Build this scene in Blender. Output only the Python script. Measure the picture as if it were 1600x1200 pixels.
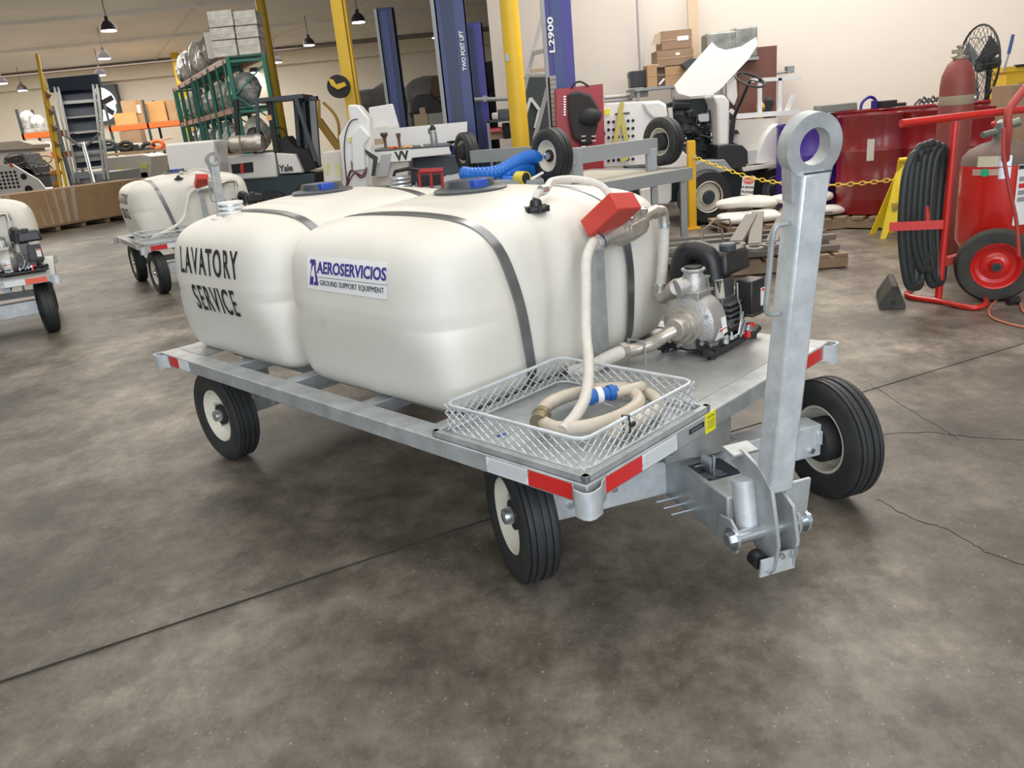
import bpy, math, random
from mathutils import Vector, Matrix, Euler
from mathutils.bvhtree import BVHTree
random.seed(7)
PI = math.pi
for o in list(bpy.data.objects): bpy.data.objects.remove(o)
SC = bpy.context.scene
COL = SC.collection

# ---------------------------------------------------------------- camera
FPX, PITCH, ROLL, CAMH = 1239.977, 0.3225, -0.0962, 1.4835
FW = Vector((0, math.cos(PITCH), -math.sin(PITCH)))
UP0 = Vector((0, math.sin(PITCH), math.cos(PITCH)))
RT0 = Vector((1, 0, 0))
CR, SR = math.cos(ROLL), math.sin(ROLL)
RT = RT0*CR + UP0*SR
UP = -RT0*SR + UP0*CR
CAM = Vector((0, 0, CAMH))
cd = bpy.data.cameras.new('camera'); cam = bpy.data.objects.new('camera', cd); COL.objects.link(cam)
cd.sensor_fit = 'HORIZONTAL'; cd.sensor_width = 36.0; cd.lens = 36.0*FPX/1600.0
cd.clip_start = 0.05; cd.clip_end = 200
cam.matrix_world = Matrix.Translation(CAM) @ Matrix((RT, UP, -FW)).transposed().to_4x4()
SC.camera = cam

# ---------------------------------------------------------------- light and exposure
SC.view_settings.view_transform = 'Standard'; SC.view_settings.look = 'None'
SC.view_settings.gamma = 1; SC.view_settings.use_curve_mapping = False
SC.view_settings.exposure = 0.02
wd = bpy.data.worlds.new('World'); SC.world = wd; wd.use_nodes = True
wd.node_tree.nodes['Background'].inputs[0].default_value = (0.80, 0.88, 1.0, 1)
wd.node_tree.nodes['Background'].inputs[1].default_value = 0.85

def area(name, loc, rot, sx, sy, power, color):
    l = bpy.data.lights.new(name, 'AREA'); l.shape = 'RECTANGLE'; l.size = sx; l.size_y = sy
    l.energy = power; l.color = color
    o = bpy.data.objects.new(name, l); COL.objects.link(o); o.location = loc; o.rotation_euler = rot
    return o
def spot(loc, power, color=(1, .93, .82)):
    l = bpy.data.lights.new('bay_lamp_light', 'SPOT'); l.energy = power; l.color = color
    l.spot_size = math.radians(140); l.spot_blend = .6; l.shadow_soft_size = .18
    o = bpy.data.objects.new('bay_lamp_light', l); COL.objects.link(o); o.location = loc
# open loading door behind the camera
area('door_daylight', (1.5, -6.5, 3.2), (math.radians(80), 0, 0), 9, 5, 520, (.86, .93, 1))
# lamp rows over the near bays
area('ceiling_lamps_near', (0.5, 3.0, 5.3), (0, 0, 0), 10, 8, 330, (1, .96, .90))
area('ceiling_lamps_right', (3.5, 10.2, 5.3), (0, 0, 0), 6, 5, 430, (1, .96, .90))
area('ceiling_lamps_left', (-8, 12, 5.3), (0, 0, 0), 12, 8, 470, (1, .96, .89))
area('ceiling_lamps_far', (-15, 30, 5.3), (0, 0, 0), 16, 14, 2300, (1, .95, .87))

# ---------------------------------------------------------------- pixel rays of the fixed camera turned into world points
def ray(x, y): return FW + RT*((x-800)/FPX) - UP*((y-600)/FPX)
def at_z(x, y, z):
    d = ray(x, y); return CAM + d*((z-CAMH)/d.z)
def at_y(x, y, Y):
    d = ray(x, y); return CAM + d*(Y/d.y)
def px(w, Y): return w*Y*1.02/FPX        # size in metres of w pixels at depth Y

# ---------------------------------------------------------------- materials
MATS = {}
def mat(name, col, rough=.5, metal=0, noise=None, col2=None, scale=8, bump=0, bscale=60, alpha=None, emit=None, spec=.5, trans=0, coat=0):
    if name in MATS: return MATS[name]
    m = bpy.data.materials.new(name); m.use_nodes = True; MATS[name] = m
    nt = m.node_tree; b = nt.nodes['Principled BSDF']
    b.inputs['Base Color'].default_value = (*col, 1); b.inputs['Roughness'].default_value = rough
    b.inputs['Metallic'].default_value = metal; b.inputs['Specular IOR Level'].default_value = spec
    if trans: b.inputs['Transmission Weight'].default_value = trans
    if coat: b.inputs['Coat Weight'].default_value = coat; b.inputs['Coat Roughness'].default_value = .15
    if alpha is not None: b.inputs['Alpha'].default_value = alpha
    if emit: b.inputs['Emission Color'].default_value = (*emit[:3], 1); b.inputs['Emission Strength'].default_value = emit[3]
    tc = nt.nodes.new('ShaderNodeTexCoord')
    if col2:
        n = nt.nodes.new('ShaderNodeTexNoise'); n.inputs['Scale'].default_value = scale; n.inputs['Detail'].default_value = 6
        n.inputs['Roughness'].default_value = .65
        r = nt.nodes.new('ShaderNodeValToRGB'); r.color_ramp.elements[0].position = .36; r.color_ramp.elements[1].position = .66
        r.color_ramp.elements[0].color = (*col, 1); r.color_ramp.elements[1].color = (*col2, 1)
        nt.links.new(tc.outputs['Object'], n.inputs['Vector']); nt.links.new(n.outputs['Fac'], r.inputs['Fac'])
        nt.links.new(r.outputs['Color'], b.inputs['Base Color'])
    if bump:
        n2 = nt.nodes.new('ShaderNodeTexNoise'); n2.inputs['Scale'].default_value = bscale; n2.inputs['Detail'].default_value = 4
        bp = nt.nodes.new('ShaderNodeBump'); bp.inputs['Strength'].default_value = bump; bp.inputs['Distance'].default_value = .01
        nt.links.new(tc.outputs['Object'], n2.inputs['Vector']); nt.links.new(n2.outputs['Fac'], bp.inputs['Height'])
        nt.links.new(bp.outputs['Normal'], b.inputs['Normal'])
    return m
GALV = mat('galvanised_steel', (.36, .38, .38), .42, .35, col2=(.53, .56, .57), scale=9, bump=.10, bscale=40)
GALVB = mat('galvanised_steel_bright', (.56, .60, .62), .38, .3, col2=(.74, .78, .81), scale=14, bump=.12, bscale=40)
GALVD = mat('galvanised_plate_dull', (.30, .31, .31), .38, .3, col2=(.44, .45, .44), scale=5, bump=.06, bscale=30)
ZINC = mat('zinc_bolts', (.62, .66, .70), .25, .85)
STEEL = mat('stainless_strap', (.30, .31, .33), .28, .85)
CAST = mat('cast_aluminium', (.50, .49, .47), .38, .65, bump=.2, bscale=120)
NICKEL = mat('nickel_pipe', (.50, .46, .40), .34, .7, col2=(.62, .58, .52), scale=20)
POLY = mat('white_poly_tank', (.78, .76, .69), .36, 0, col2=(.74, .715, .64), scale=2.2, spec=.4)
def add_smudges(m, col, s1, lo, hi):
    nt = m.node_tree; b = nt.nodes['Principled BSDF']; src = b.inputs['Base Color'].links[0].from_socket
    tc = nt.nodes.new('ShaderNodeTexCoord'); n = nt.nodes.new('ShaderNodeTexNoise'); n.inputs['Scale'].default_value = s1; n.inputs['Detail'].default_value = 8; n.inputs['Roughness'].default_value = .7; n.inputs['Distortion'].default_value = .6
    mp = nt.nodes.new('ShaderNodeMapping'); mp.inputs['Location'].default_value = (3.1, 1.7, .4); nt.links.new(tc.outputs['Object'], mp.inputs['Vector']); nt.links.new(mp.outputs['Vector'], n.inputs['Vector'])
    r = nt.nodes.new('ShaderNodeMapRange'); r.inputs[1].default_value = lo; r.inputs[2].default_value = hi; nt.links.new(n.outputs['Fac'], r.inputs[0])
    x = nt.nodes.new('ShaderNodeMix'); x.data_type = 'RGBA'; nt.links.new(r.outputs[0], x.inputs[0]); nt.links.new(src, x.inputs[6]); x.inputs[7].default_value = (*col, 1); nt.links.new(x.outputs[2], b.inputs['Base Color'])
add_smudges(POLY, (.52, .46, .38), 3.4, .62, .86)
POLYB = mat('white_poly_tank_plain', (.80, .78, .70), .36, 0, spec=.4)
RUBBER = mat('tyre_rubber', (.022, .024, .026), .55, 0, col2=(.035, .037, .038), scale=10)
RIMW = mat('cream_wheel_paint', (.80, .76, .64), .35)
BLACK = mat('black_plastic', (.018, .018, .02), .35)
BLACKM = mat('black_matt', (.02, .021, .023), .7)
DKGREY = mat('dark_grey_plastic', (.06, .07, .08), .4)
RED = mat('red_cover_paint', (.55, .045, .03), .4, col2=(.62, .06, .04), scale=5)
REDR = mat('red_reflector', (.68, .02, .02), .3, spec=.8)
ORGR = mat('orange_reflector', (.85, .10, .02), .3, spec=.8)
WHITER = mat('white_reflector', (.80, .82, .83), .3, spec=.8)
WHITE = mat('white_paint', (.78, .78, .76), .4)
PAPER = mat('white_label', (.85, .85, .83), .6)
YELLAB = mat('yellow_label', (.95, .88, .02), .5)
YELLOW = mat('yellow_paint', (.80, .52, .03), .45, col2=(.72, .46, .03), scale=3)
BLUEC = mat('blue_cap', (.03, .09, .45), .35)
BLUEH = mat('blue_hose', (.01, .16, .62), .35)
PURP = mat('purple_print', (.06, .04, .26), .5)
INK = mat('black_print', (.02, .02, .02), .5)
INKG = mat('grey_print', (.10, .10, .12), .5)
HOSE = mat('braided_clear_hose', (.66, .63, .56), .35, col2=(.72, .70, .64), scale=30, bump=.3, bscale=160)
HOSEC = mat('coiled_beige_hose', (.58, .50, .40), .4, col2=(.66, .60, .50), scale=20)
BLUEF = mat('blue_fitting', (.02, .13, .45), .4)
BRASS = mat('dull_brass', (.30, .25, .16), .4, .6)

def floor_material():
    m = bpy.data.materials.new('stained_concrete'); m.use_nodes = True; nt = m.node_tree; b = nt.nodes['Principled BSDF']
    tc = nt.nodes.new('ShaderNodeTexCoord')
    def noise(s, d=6, r=.6, st=None):
        n = nt.nodes.new('ShaderNodeTexNoise'); n.inputs['Scale'].default_value = s; n.inputs['Detail'].default_value = d
        n.inputs['Roughness'].default_value = r
        if st:
            mp = nt.nodes.new('ShaderNodeMapping'); mp.inputs['Scale'].default_value = st
            nt.links.new(tc.outputs['Object'], mp.inputs['Vector']); nt.links.new(mp.outputs['Vector'], n.inputs['Vector'])
        else: nt.links.new(tc.outputs['Object'], n.inputs['Vector'])
        return n
    def ramp(n, stops):
        r = nt.nodes.new('ShaderNodeValToRGB'); cr = r.color_ramp
        while len(cr.elements) < len(stops): cr.elements.new(.5)
        for e, (p, c) in zip(cr.elements, stops): e.position = p; e.color = (*c, 1)
        nt.links.new(n.outputs['Fac'], r.inputs['Fac']); return r
    def mix(a, c, fac, mode='MULTIPLY'):
        x = nt.nodes.new('ShaderNodeMix'); x.data_type = 'RGBA'; x.blend_type = mode
        nt.links.new(a, x.inputs[6]); nt.links.new(c, x.inputs[7])
        if isinstance(fac, float): x.inputs[0].default_value = fac
        else: nt.links.new(fac, x.inputs[0])
        return x.outputs[2]
    base = ramp(noise(.55, 8, .62), [(.36, (.098, .085, .068)), (.50, (.185, .164, .137)), (.64, (.33, .298, .255))])
    st = ramp(noise(1.7, 8, .7), [(.40, (.40, .385, .36)), (.58, (1, 1, 1))])
    st2 = ramp(noise(7.5, 6, .75), [(.34, (.62, .61, .59)), (.56, (1.06, 1.06, 1.05))])
    spk = ramp(noise(70, 2, .5), [(.67, (0, 0, 0)), (.74, (.34, .32, .29))])
    c = mix(base.outputs['Color'], st.outputs['Color'], .8)
    c = mix(c, st2.outputs['Color'], .9)
    st3 = ramp(noise(3.2, 9, .78, (1, .55, 1)), [(.40, (.70, .69, .67)), (.60, (1.25, 1.23, 1.20))]); c = mix(c, st3.outputs['Color'], .9)
    c = mix(c, spk.outputs['Color'], .5, 'ADD')
    nt.links.new(c, b.inputs['Base Color'])
    rr = nt.nodes.new('ShaderNodeMapRange'); rr.inputs[3].default_value = .28; rr.inputs[4].default_value = .62
    nt.links.new(noise(1.1, 5).outputs['Fac'], rr.inputs[0]); nt.links.new(rr.outputs[0], b.inputs['Roughness'])
    bp = nt.nodes.new('ShaderNodeBump'); bp.inputs['Strength'].default_value = .12; bp.inputs['Distance'].default_value = .01
    nt.links.new(noise(35, 5, .7).outputs['Fac'], bp.inputs['Height']); nt.links.new(bp.outputs['Normal'], b.inputs['Normal'])
    return m
FLOORM = floor_material()
JOINTM = mat('dark_floor_joint', (.035, .03, .025), .8)
WALLM = mat('cream_wall_paint', (.79, .72, .64), .7, col2=(.76, .69, .61), scale=.8, bump=.05, bscale=20)
WALLF = mat('far_wall_paint', (.80, .74, .63), .7, col2=(.75, .69, .58), scale=.5)
CEILM = mat('grey_ceiling_deck', (.86, .83, .77), .8, col2=(.78, .75, .70), scale=.6)

# ---------------------------------------------------------------- mesh helpers
class MB:
    def __init__(s, M=None): s.v = []; s.f = []; s.M = M or Matrix.Identity(4)
    def add(s, vs, fs, M=None):
        T = s.M @ M if M is not None else s.M
        n = len(s.v); s.v += [T @ Vector(p) for p in vs]; s.f += [tuple(i+n for i in f) for f in fs]; return s
    def box(s, cx, cy, cz, sx, sy, sz, rot=None, tx=1, ty=1):
        x, y, z = sx/2, sy/2, sz/2
        vs = [(-x, -y, -z), (x, -y, -z), (x, y, -z), (-x, y, -z), (-x*tx, -y*ty, z), (x*tx, -y*ty, z), (x*tx, y*ty, z), (-x*tx, y*ty, z)]
        M = Matrix.Translation((cx, cy, cz))
        if rot: M = M @ Euler(rot).to_matrix().to_4x4()
        return s.add(vs, [(0, 3, 2, 1), (4, 5, 6, 7), (0, 1, 5, 4), (1, 2, 6, 5), (2, 3, 7, 6), (3, 0, 4, 7)], M)
    def b2(s, a, b): return s.box((a[0]+b[0])/2, (a[1]+b[1])/2, (a[2]+b[2])/2, abs(b[0]-a[0]), abs(b[1]-a[1]), abs(b[2]-a[2]))
    def frame(s, p0, p1, up=(0, 0, 1)):
        p0, p1 = Vector(p0), Vector(p1); z = (p1-p0); L = z.length; z = z/L if L > 1e-9 else Vector((0, 0, 1))
        u = Vector(up)
        if abs(u.normalized().dot(z)) > .98: u = Vector((0, 1, 0)) if abs(z.y) < .9 else Vector((1, 0, 0))
        x = u.cross(z).normalized(); y = z.cross(x)
        return Matrix.Translation(p0) @ Matrix((x, y, z)).transposed().to_4x4(), L
    def beam(s, p0, p1, w, h, up=(0, 0, 1)):
        M, L = s.frame(p0, p1, up); x, y = w/2, h/2
        vs = [(-x, -y, 0), (x, -y, 0), (x, y, 0), (-x, y, 0), (-x, -y, L), (x, -y, L), (x, y, L), (-x, y, L)]
        return s.add(vs, [(0, 3, 2, 1), (4, 5, 6, 7), (0, 1, 5, 4), (1, 2, 6, 5), (2, 3, 7, 6), (3, 0, 4, 7)], M)
    def lathe(s, prof, p0, p1=None, n=20, close=False, cap0=True):
        # prof: (r, h) along the axis p0 -> p1
        p1 = p1 or (p0[0], p0[1], p0[2]+1)
        M, _ = s.frame(p0, p1); vs = []; fs = []; k = len(prof)
        for r, h in prof:
            for i in range(n): t = 2*PI*i/n; vs.append((r*math.cos(t), r*math.sin(t), h))
        for j in range(k if close else k-1):
            jj = (j+1) % k
            for i in range(n): fs.append((j*n+i, j*n+(i+1) % n, jj*n+(i+1) % n, jj*n+i))
        if not close:
            if cap0 and prof[0][0] > 1e-5: fs.append(tuple(reversed(range(n))))
            if prof[-1][0] > 1e-5: fs.append(tuple((k-1)*n+i for i in range(n)))
        return s.add(vs, fs, M)
    def cyl(s, p0, p1, r, n=14, r2=None):
        L = (Vector(p1)-Vector(p0)).length
        return s.lathe([(r, 0), (r if r2 is None else r2, L)], p0, p1, n)
    def tube(s, pts, r, n=8, closed=False, rfun=None):
        P = [Vector(p) for p in pts]; k = len(P); vs = []; fs = []
        up = None
        for i in range(k):
            a = P[(i-1) % k] if (closed or i > 0) else P[i]; b = P[(i+1) % k] if (closed or i < k-1) else P[i]
            t = (b-a).normalized() if (b-a).length > 1e-9 else Vector((0, 0, 1))
            if up is None: up = Vector((0, 0, 1)) if abs(t.z) < .9 else Vector((1, 0, 0))
            x = up.cross(t)
            x = x.normalized() if x.length > 1e-6 else Vector((1, 0, 0)); up = t.cross(x).normalized()
            rr = rfun(i) if rfun else r
            for j in range(n): q = 2*PI*j/n; vs.append(P[i]+x*(rr*math.cos(q))+up*(rr*math.sin(q)))
        for i in range(k if closed else k-1):
            i2 = (i+1) % k
            for j in range(n): fs.append((i*n+j, i*n+(j+1) % n, i2*n+(j+1) % n, i2*n+j))
        if not closed: fs.append(tuple(reversed(range(n)))); fs.append(tuple((k-1)*n+j for j in range(n)))
        return s.add(vs, fs)
    def prism(s, poly, h, M=None, h0=0):
        n = len(poly); vs = [(x, y, h0) for x, y in poly]+[(x, y, h) for x, y in poly]
        fs = [tuple(reversed(range(n))), tuple(range(n, 2*n))]+[(i, (i+1) % n, n+(i+1) % n, n+i) for i in range(n)]
        return s.add(vs, fs, M)
    def quad(s, a, b, c, d): return s.add([a, b, c, d], [(0, 1, 2, 3)])
    def ico(s, c, r, sub=1, jit=0, sc=(1, 1, 1), rnd=None):
        import bmesh
        bm = bmesh.new(); bmesh.ops.create_icosphere(bm, subdivisions=sub, radius=1)
        rnd = rnd or random
        vs = []
        for v in bm.verts:
            k = r*(1+rnd.uniform(-jit, jit)); vs.append((c[0]+v.co.x*k*sc[0], c[1]+v.co.y*k*sc[1], c[2]+v.co.z*k*sc[2]))
        fs = [tuple(v.index for v in f.verts) for f in bm.faces]; bm.free(); return s.add(vs, fs)
    def build(s, name, m, parent=None, smooth=40, bev=0, bseg=2, loc=None):
        me = bpy.data.meshes.new(name); me.from_pydata([tuple(p) for p in s.v], [], s.f); me.update()
        me.materials.append(m)
        if smooth:
            me.polygons.foreach_set('use_smooth', [True]*len(me.polygons)); me.set_sharp_from_angle(angle=math.radians(smooth))
        o = bpy.data.objects.new(name, me); COL.objects.link(o)
        if parent: o.parent = parent
        if loc: o.location = loc
        if bev:
            md = o.modifiers.new('bevel', 'BEVEL'); md.width = bev; md.segments = bseg; md.limit_method = 'ANGLE'; md.angle_limit = math.radians(50)
        return o
def curve_pts(ctrl, n=8, closed=False):
    """Catmull-Rom through the control points"""
    C = [Vector(c) for c in ctrl]; out = []; k = len(C)
    for i in range(k if closed else k-1):
        if closed: p0, p1, p2, p3 = C[(i-1) % k], C[i], C[(i+1) % k], C[(i+2) % k]
        else: p0, p1, p2, p3 = C[max(i-1, 0)], C[i], C[i+1], C[min(i+2, k-1)]
        for j in range(n):
            t = j/n; out.append(.5*((2*p1)+(p2-p0)*t+(2*p0-5*p1+4*p2-p3)*t*t+(3*p1-p0-3*p2+p3)*t**3))
    if not closed: out.append(C[-1])
    return out
def tag(o, label=None, cat=None, group=None, kind=None):
    if label: o['label'] = label
    if cat: o['category'] = cat
    if group: o['group'] = group
    if kind: o['kind'] = kind
    return o
def empty(name, loc=(0, 0, 0), rz=0, label=None, cat=None, group=None):
    o = bpy.data.objects.new(name, None); COL.objects.link(o); o.location = loc; o.rotation_euler = (0, 0, rz)
    o.empty_display_size = .1
    return tag(o, label, cat, group)
def copy_tree(o, parent=None):
    c = o.copy(); COL.objects.link(c)
    if parent: c.parent = parent
    for ch in list(o.children): copy_tree(ch, c)
    return c
def text_mb(txt, size, sx=1.0, depth=.001, M=None, bold=0, align='CENTER', space=1.0):
    """lettering as mesh in the local XY plane, reading along +X"""
    cu = bpy.data.curves.new('txt', 'FONT'); cu.body = txt; cu.size = size; cu.extrude = depth; cu.offset = bold
    cu.align_x = align; cu.align_y = 'CENTER'; cu.space_character = space; cu.resolution_u = 3
    ob = bpy.data.objects.new('txt', cu); COL.objects.link(ob)
    dg = bpy.context.evaluated_depsgraph_get(); me = bpy.data.meshes.new_from_object(ob.evaluated_get(dg))
    mb = MB(M); mb.add([(v.co.x*sx, v.co.y, v.co.z) for v in me.vertices], [tuple(p.vertices) for p in me.polygons])
    bpy.data.objects.remove(ob); bpy.data.meshes.remove(me); bpy.data.curves.remove(cu)
    return mb
def axes(o, x, y, z=None):
    x = Vector(x).normalized(); y = Vector(y).normalized(); z = x.cross(y).normalized(); y = z.cross(x)
    return Matrix.Translation(Vector(o)) @ Matrix((x, y, z)).transposed().to_4x4()
def structure(o): o['kind'] = 'structure'; return o

# ================================================================ THE SETTING
CZ = 5.5
fl = structure(MB().b2((-26, -7, -.1), (12, 41, 0)).build('floor', FLOORM, smooth=0))
def joint(p, q, w=.012):
    p = Vector(p); q = Vector(q)
    MB().beam(p+Vector((0, 0, .0006)), q+Vector((0, 0, .0006)), .0012, w, up=(0, 0, 1)).build('floor_joint', JOINTM, fl, smooth=0)
def jp(a, b, w=.012):
    A = at_z(*a, 0); B = at_z(*b, 0); d = (B-A); joint(A-d*.5, B+d*.8, w)
structure(MB().b2((-26, -7, CZ), (12, 41, CZ+.2)).build('ceiling', CEILM, smooth=0))
structure(MB().b2((-26, 40, 0), (12, 40.2, CZ)).build('wall_back', WALLF, smooth=0))
# right-hand partition wall
WA = Vector((.19, 14.39, 0)); WB = Vector((11.5, 9.6, 0)); WD = (WB-WA).normalized(); WN = Vector((-WD.y, WD.x, 0))
w = MB(); w.beam(WA+WN*.1+Vector((0, 0, CZ/2)), WB+WN*.1+Vector((0, 0, CZ/2)), .2, CZ, up=(0, 0, 1))
w = MB(); Mw = axes(WA, WD, (0, 0, 1)); w.prism([(0, 0), ((WB-WA).length, 0), ((WB-WA).length, CZ), (0, CZ)], 0, Mw, h0=-.2)
structure(w.build('wall_right', WALLM, smooth=0))
structure(MB().b2((-26.2, -7, 0), (-26, 41, CZ)).build('wall_left', WALLF, smooth=0))
structure(MB().b2((12, -7, 0), (12.2, 41, CZ)).build('wall_far_right', WALLM, smooth=0))

# ================================================================ THE CART
DW, HD = 1.517, 0.542                # deck width, deck height
UF, WR, STR, HT = .186, .231, -.4758, .6227
def diamond(mb, o, ex, ey, w, h, px_, py_, r=.0016):
    """expanded-metal mesh on the rectangle o + s*ex + t*ey"""
    o = Vector(o); ex = Vector(ex); ey = Vector(ey); k = py_/px_
    n = int(w/px_)+int(h/py_)+2
    for sgn in (1, -1):
        for i in range(-n, n+int(w/px_)+2):
            s0 = i*px_; pts = []
            # line t = sgn*k*(s-s0)
            ts = []
            for s in (0, w):
                t = sgn*k*(s-s0)
                if 0 <= t <= h: ts.append((s, t))
            for t in (0, h):
                s = s0+sgn*t/k
                if 0 < s < w: ts.append((s, t))
            if len(ts) >= 2:
                a, b = ts[0], max(ts, key=lambda q: abs(q[0]-ts[0][0])+abs(q[1]-ts[0][1]))
                if abs(a[0]-b[0])+abs(a[1]-b[1]) > .004:
                    mb.beam(o+ex*a[0]+ey*a[1], o+ex*b[0]+ey*b[1], r*2.1, r*1.4)
def wheel(parent, M, R=WR, w=.125, face=-1, hi=True, rimr=.56):
    """M: wheel centre with local x = axle; face -1: outer side towards -x"""
    n = 40 if hi else 24; rr = R*rimr; W2 = w/2
    T = MB(M)
    prof = [(rr, -W2*.72), (rr*1.12, -W2*.92), (R*.80, -W2*1.02), (R*.93, -W2*.93), (R*.975, -W2*.80)]
    g = [-.72, -.50, -.44, -.14, -.08, .08, .14, .44, .50, .72]
    for i, x in enumerate(g):
        prof.append((R if x in (-.72, -.50, -.14+.06-.0, .72) or i in (0, 1, 4, 5, 8, 9) else R, W2*x))
    prof = prof[:5]
    for x0, x1 in ((-.70, -.47), (-.40, -.09), (.09-.0, .40), (.47, .70)):
        prof += [(R-.009, W2*(x0-.012)), (R-.001, W2*x0), (R, W2*(x0+x1)/2), (R-.001, W2*x1), (R-.009, W2*(x1+.012))]
    prof += [(R*.975, W2*.80), (R*.93, W2*.93), (R*.80, W2*1.02), (rr*1.12, W2*.92), (rr, W2*.72)]
    T.lathe(prof, (0, 0, 0), (1, 0, 0), n, close=True)
    wh = MB(M); f = face
    # rim: dished disc
    pr = [(rr*1.04, f*W2*.72), (rr*1.0, f*W2*.80), (rr*.95, f*W2*.74), (rr*.92, f*W2*.30), (rr*.86, f*W2*.06), (rr*.50, f*W2*.10), (rr*.46, f*W2*.22), (.001, f*W2*.22)]
    pr2 = [(rr*1.04, -f*W2*.72), (rr*1.0, -f*W2*.80), (rr*.95, -f*W2*.74), (rr*.90, -f*W2*.2), (rr*.86, f*W2*.02), (.001, f*W2*.04)]
    wh.lathe(pr, (0, 0, 0), (1, 0, 0), n, cap0=False); wh.lathe(pr2, (0, 0, 0), (1, 0, 0), n, cap0=False)
    W = wh.build('wheel', RIMW, parent)
    T.build('tyre', RUBBER, W)
    h = MB(M); h.lathe([(.030, f*W2*.28), (.030, f*W2*.75), (.026, f*W2*.98), (.014, f*W2*1.06), (.001, f*W2*1.08)], (0, 0, 0), (1, 0, 0), 18)
    h.build('hub_cap', ZINC, W)
    h = MB(M); h.lathe([(.052, f*W2*.26), (.052, f*W2*.50), (.034, f*W2*.52)], (0, 0, 0), (1, 0, 0), 18)
    h.lathe([(.075, -f*W2*1.15), (.085, -f*W2*.9), (.085, -f*W2*.02)], (0, 0, 0), (1, 0, 0), 18)
    h.build('hub', BLACKM, W)
    if hi:
        for i in range(4):
            a = i*PI/2+.5; b = MB(M); b.cyl((f*W2*.08, .075*math.cos(a), .075*math.sin(a)), (f*W2*.34, .075*math.cos(a), .075*math.sin(a)), .010, 6)
            b.build('wheel_nut', ZINC, W)
    return W

TA, TB, TC = .69, .52, .318         # tank half extents across, along, up
def tank_mesh(nsub=26, groove=True):
    """rounded moulded tank, grooves where the straps run, taper to the foot"""
    vs = []; fs = []; idx = {}
    def key(p): return tuple(round(c, 5) for c in p)
    def warp(p):
        x, y, z = p; n = 5.8 if z > 0 else 5.8+7*min(1, -z*1.5)
        t = (abs(x)**n+abs(y)**n+abs(z)**n)**(-1/n)
        x, y, z = x*t, y*t, z*t
        tp = 1-.085*max(0, -z+.15)**1.2-.03*max(0, z)
        X, Y, Z = x*TA*tp, y*TB*tp, z*TC
        if groove:
            for gx in (-.315, .32):
                g = math.exp(-((X-(gx-.25*Z*(1 if gx < 0 else 0.4)))/.045)**4)
                Y *= 1-.035*g; Z *= 1-.035*g if Z > 0 else 1
            # long inner panel ribs on the long sides
            if abs(y) > .75 and -.22 < X < .28:
                r = .5-.5*math.cos((X+.22)/.50*2*PI*3)
                Y *= 1-.030*r*(1-abs(z)**4)
            # raised crown between the straps
            if Z > 0: Z += .055*max(0, 1-(X/TA)**2)*max(0, 1-(Y/TB)**2)*(Z/TC)
            if Z > 0 and -.26 < X < .30:
                Z += .012*max(0, 1-((X-.02)/.30)**2)*max(0, 1-(Y/.42)**2)
        return (X, Y, Z)
    for ax in range(3):
        for sg in (-1, 1):
            for i in range(nsub+1):
                for j in range(nsub+1):
                    a = math.tan((-1+2*i/nsub)*PI/4); b = math.tan((-1+2*j/nsub)*PI/4)
                    p = [0, 0, 0]; p[ax] = sg; p[(ax+1) % 3] = a; p[(ax+2) % 3] = b
                    k = key(p)
                    if k not in idx: idx[k] = len(vs); vs.append(k)
            for i in range(nsub):
                for j in range(nsub):
                    q = []
                    for di, dj in ((0, 0), (1, 0), (1, 1), (0, 1)):
                        a = math.tan((-1+2*(i+di)/nsub)*PI/4); b = math.tan((-1+2*(j+dj)/nsub)*PI/4)
                        p = [0, 0, 0]; p[ax] = sg; p[(ax+1) % 3] = a; p[(ax+2) % 3] = b; q.append(idx[key(p)])
                    fs.append(tuple(q) if sg > 0 else tuple(reversed(q)))
    # finer sampling across for the grooves comes from the remap below
    return [warp(v) for v in vs], fs
TANK_HI = None
def strap_path(gx, bvh, c):
    """points round the tank at x = gx, found by rays cast at the tank skin"""
    pts = []
    for i in range(81):
        a = math.radians(-52+284*i/80)            # from low front over the top to low rear
        d = Vector((0, -math.cos(a), math.sin(a)))
        hit = bvh.ray_cast(Vector((gx, 0, 0))+d*2, -d)
        if hit[0] is not None:
            x2 = gx-.25*hit[0].z*(1 if gx < 0 else .4); hit = bvh.ray_cast(Vector((x2, 0, 0))+d*2, -d)
            pts.append((hit[0]+Vector((0, 0, 0)), d))
    for _ in range(2):
        pts = [pts[0]]+[((pts[i-1][0]+pts[i][0]*2+pts[i+1][0])/4, pts[i][1]) for i in range(1, len(pts)-1)]+[pts[-1]]
    pts = [(p+d*.004, d) for p, d in pts]
    return pts
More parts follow.
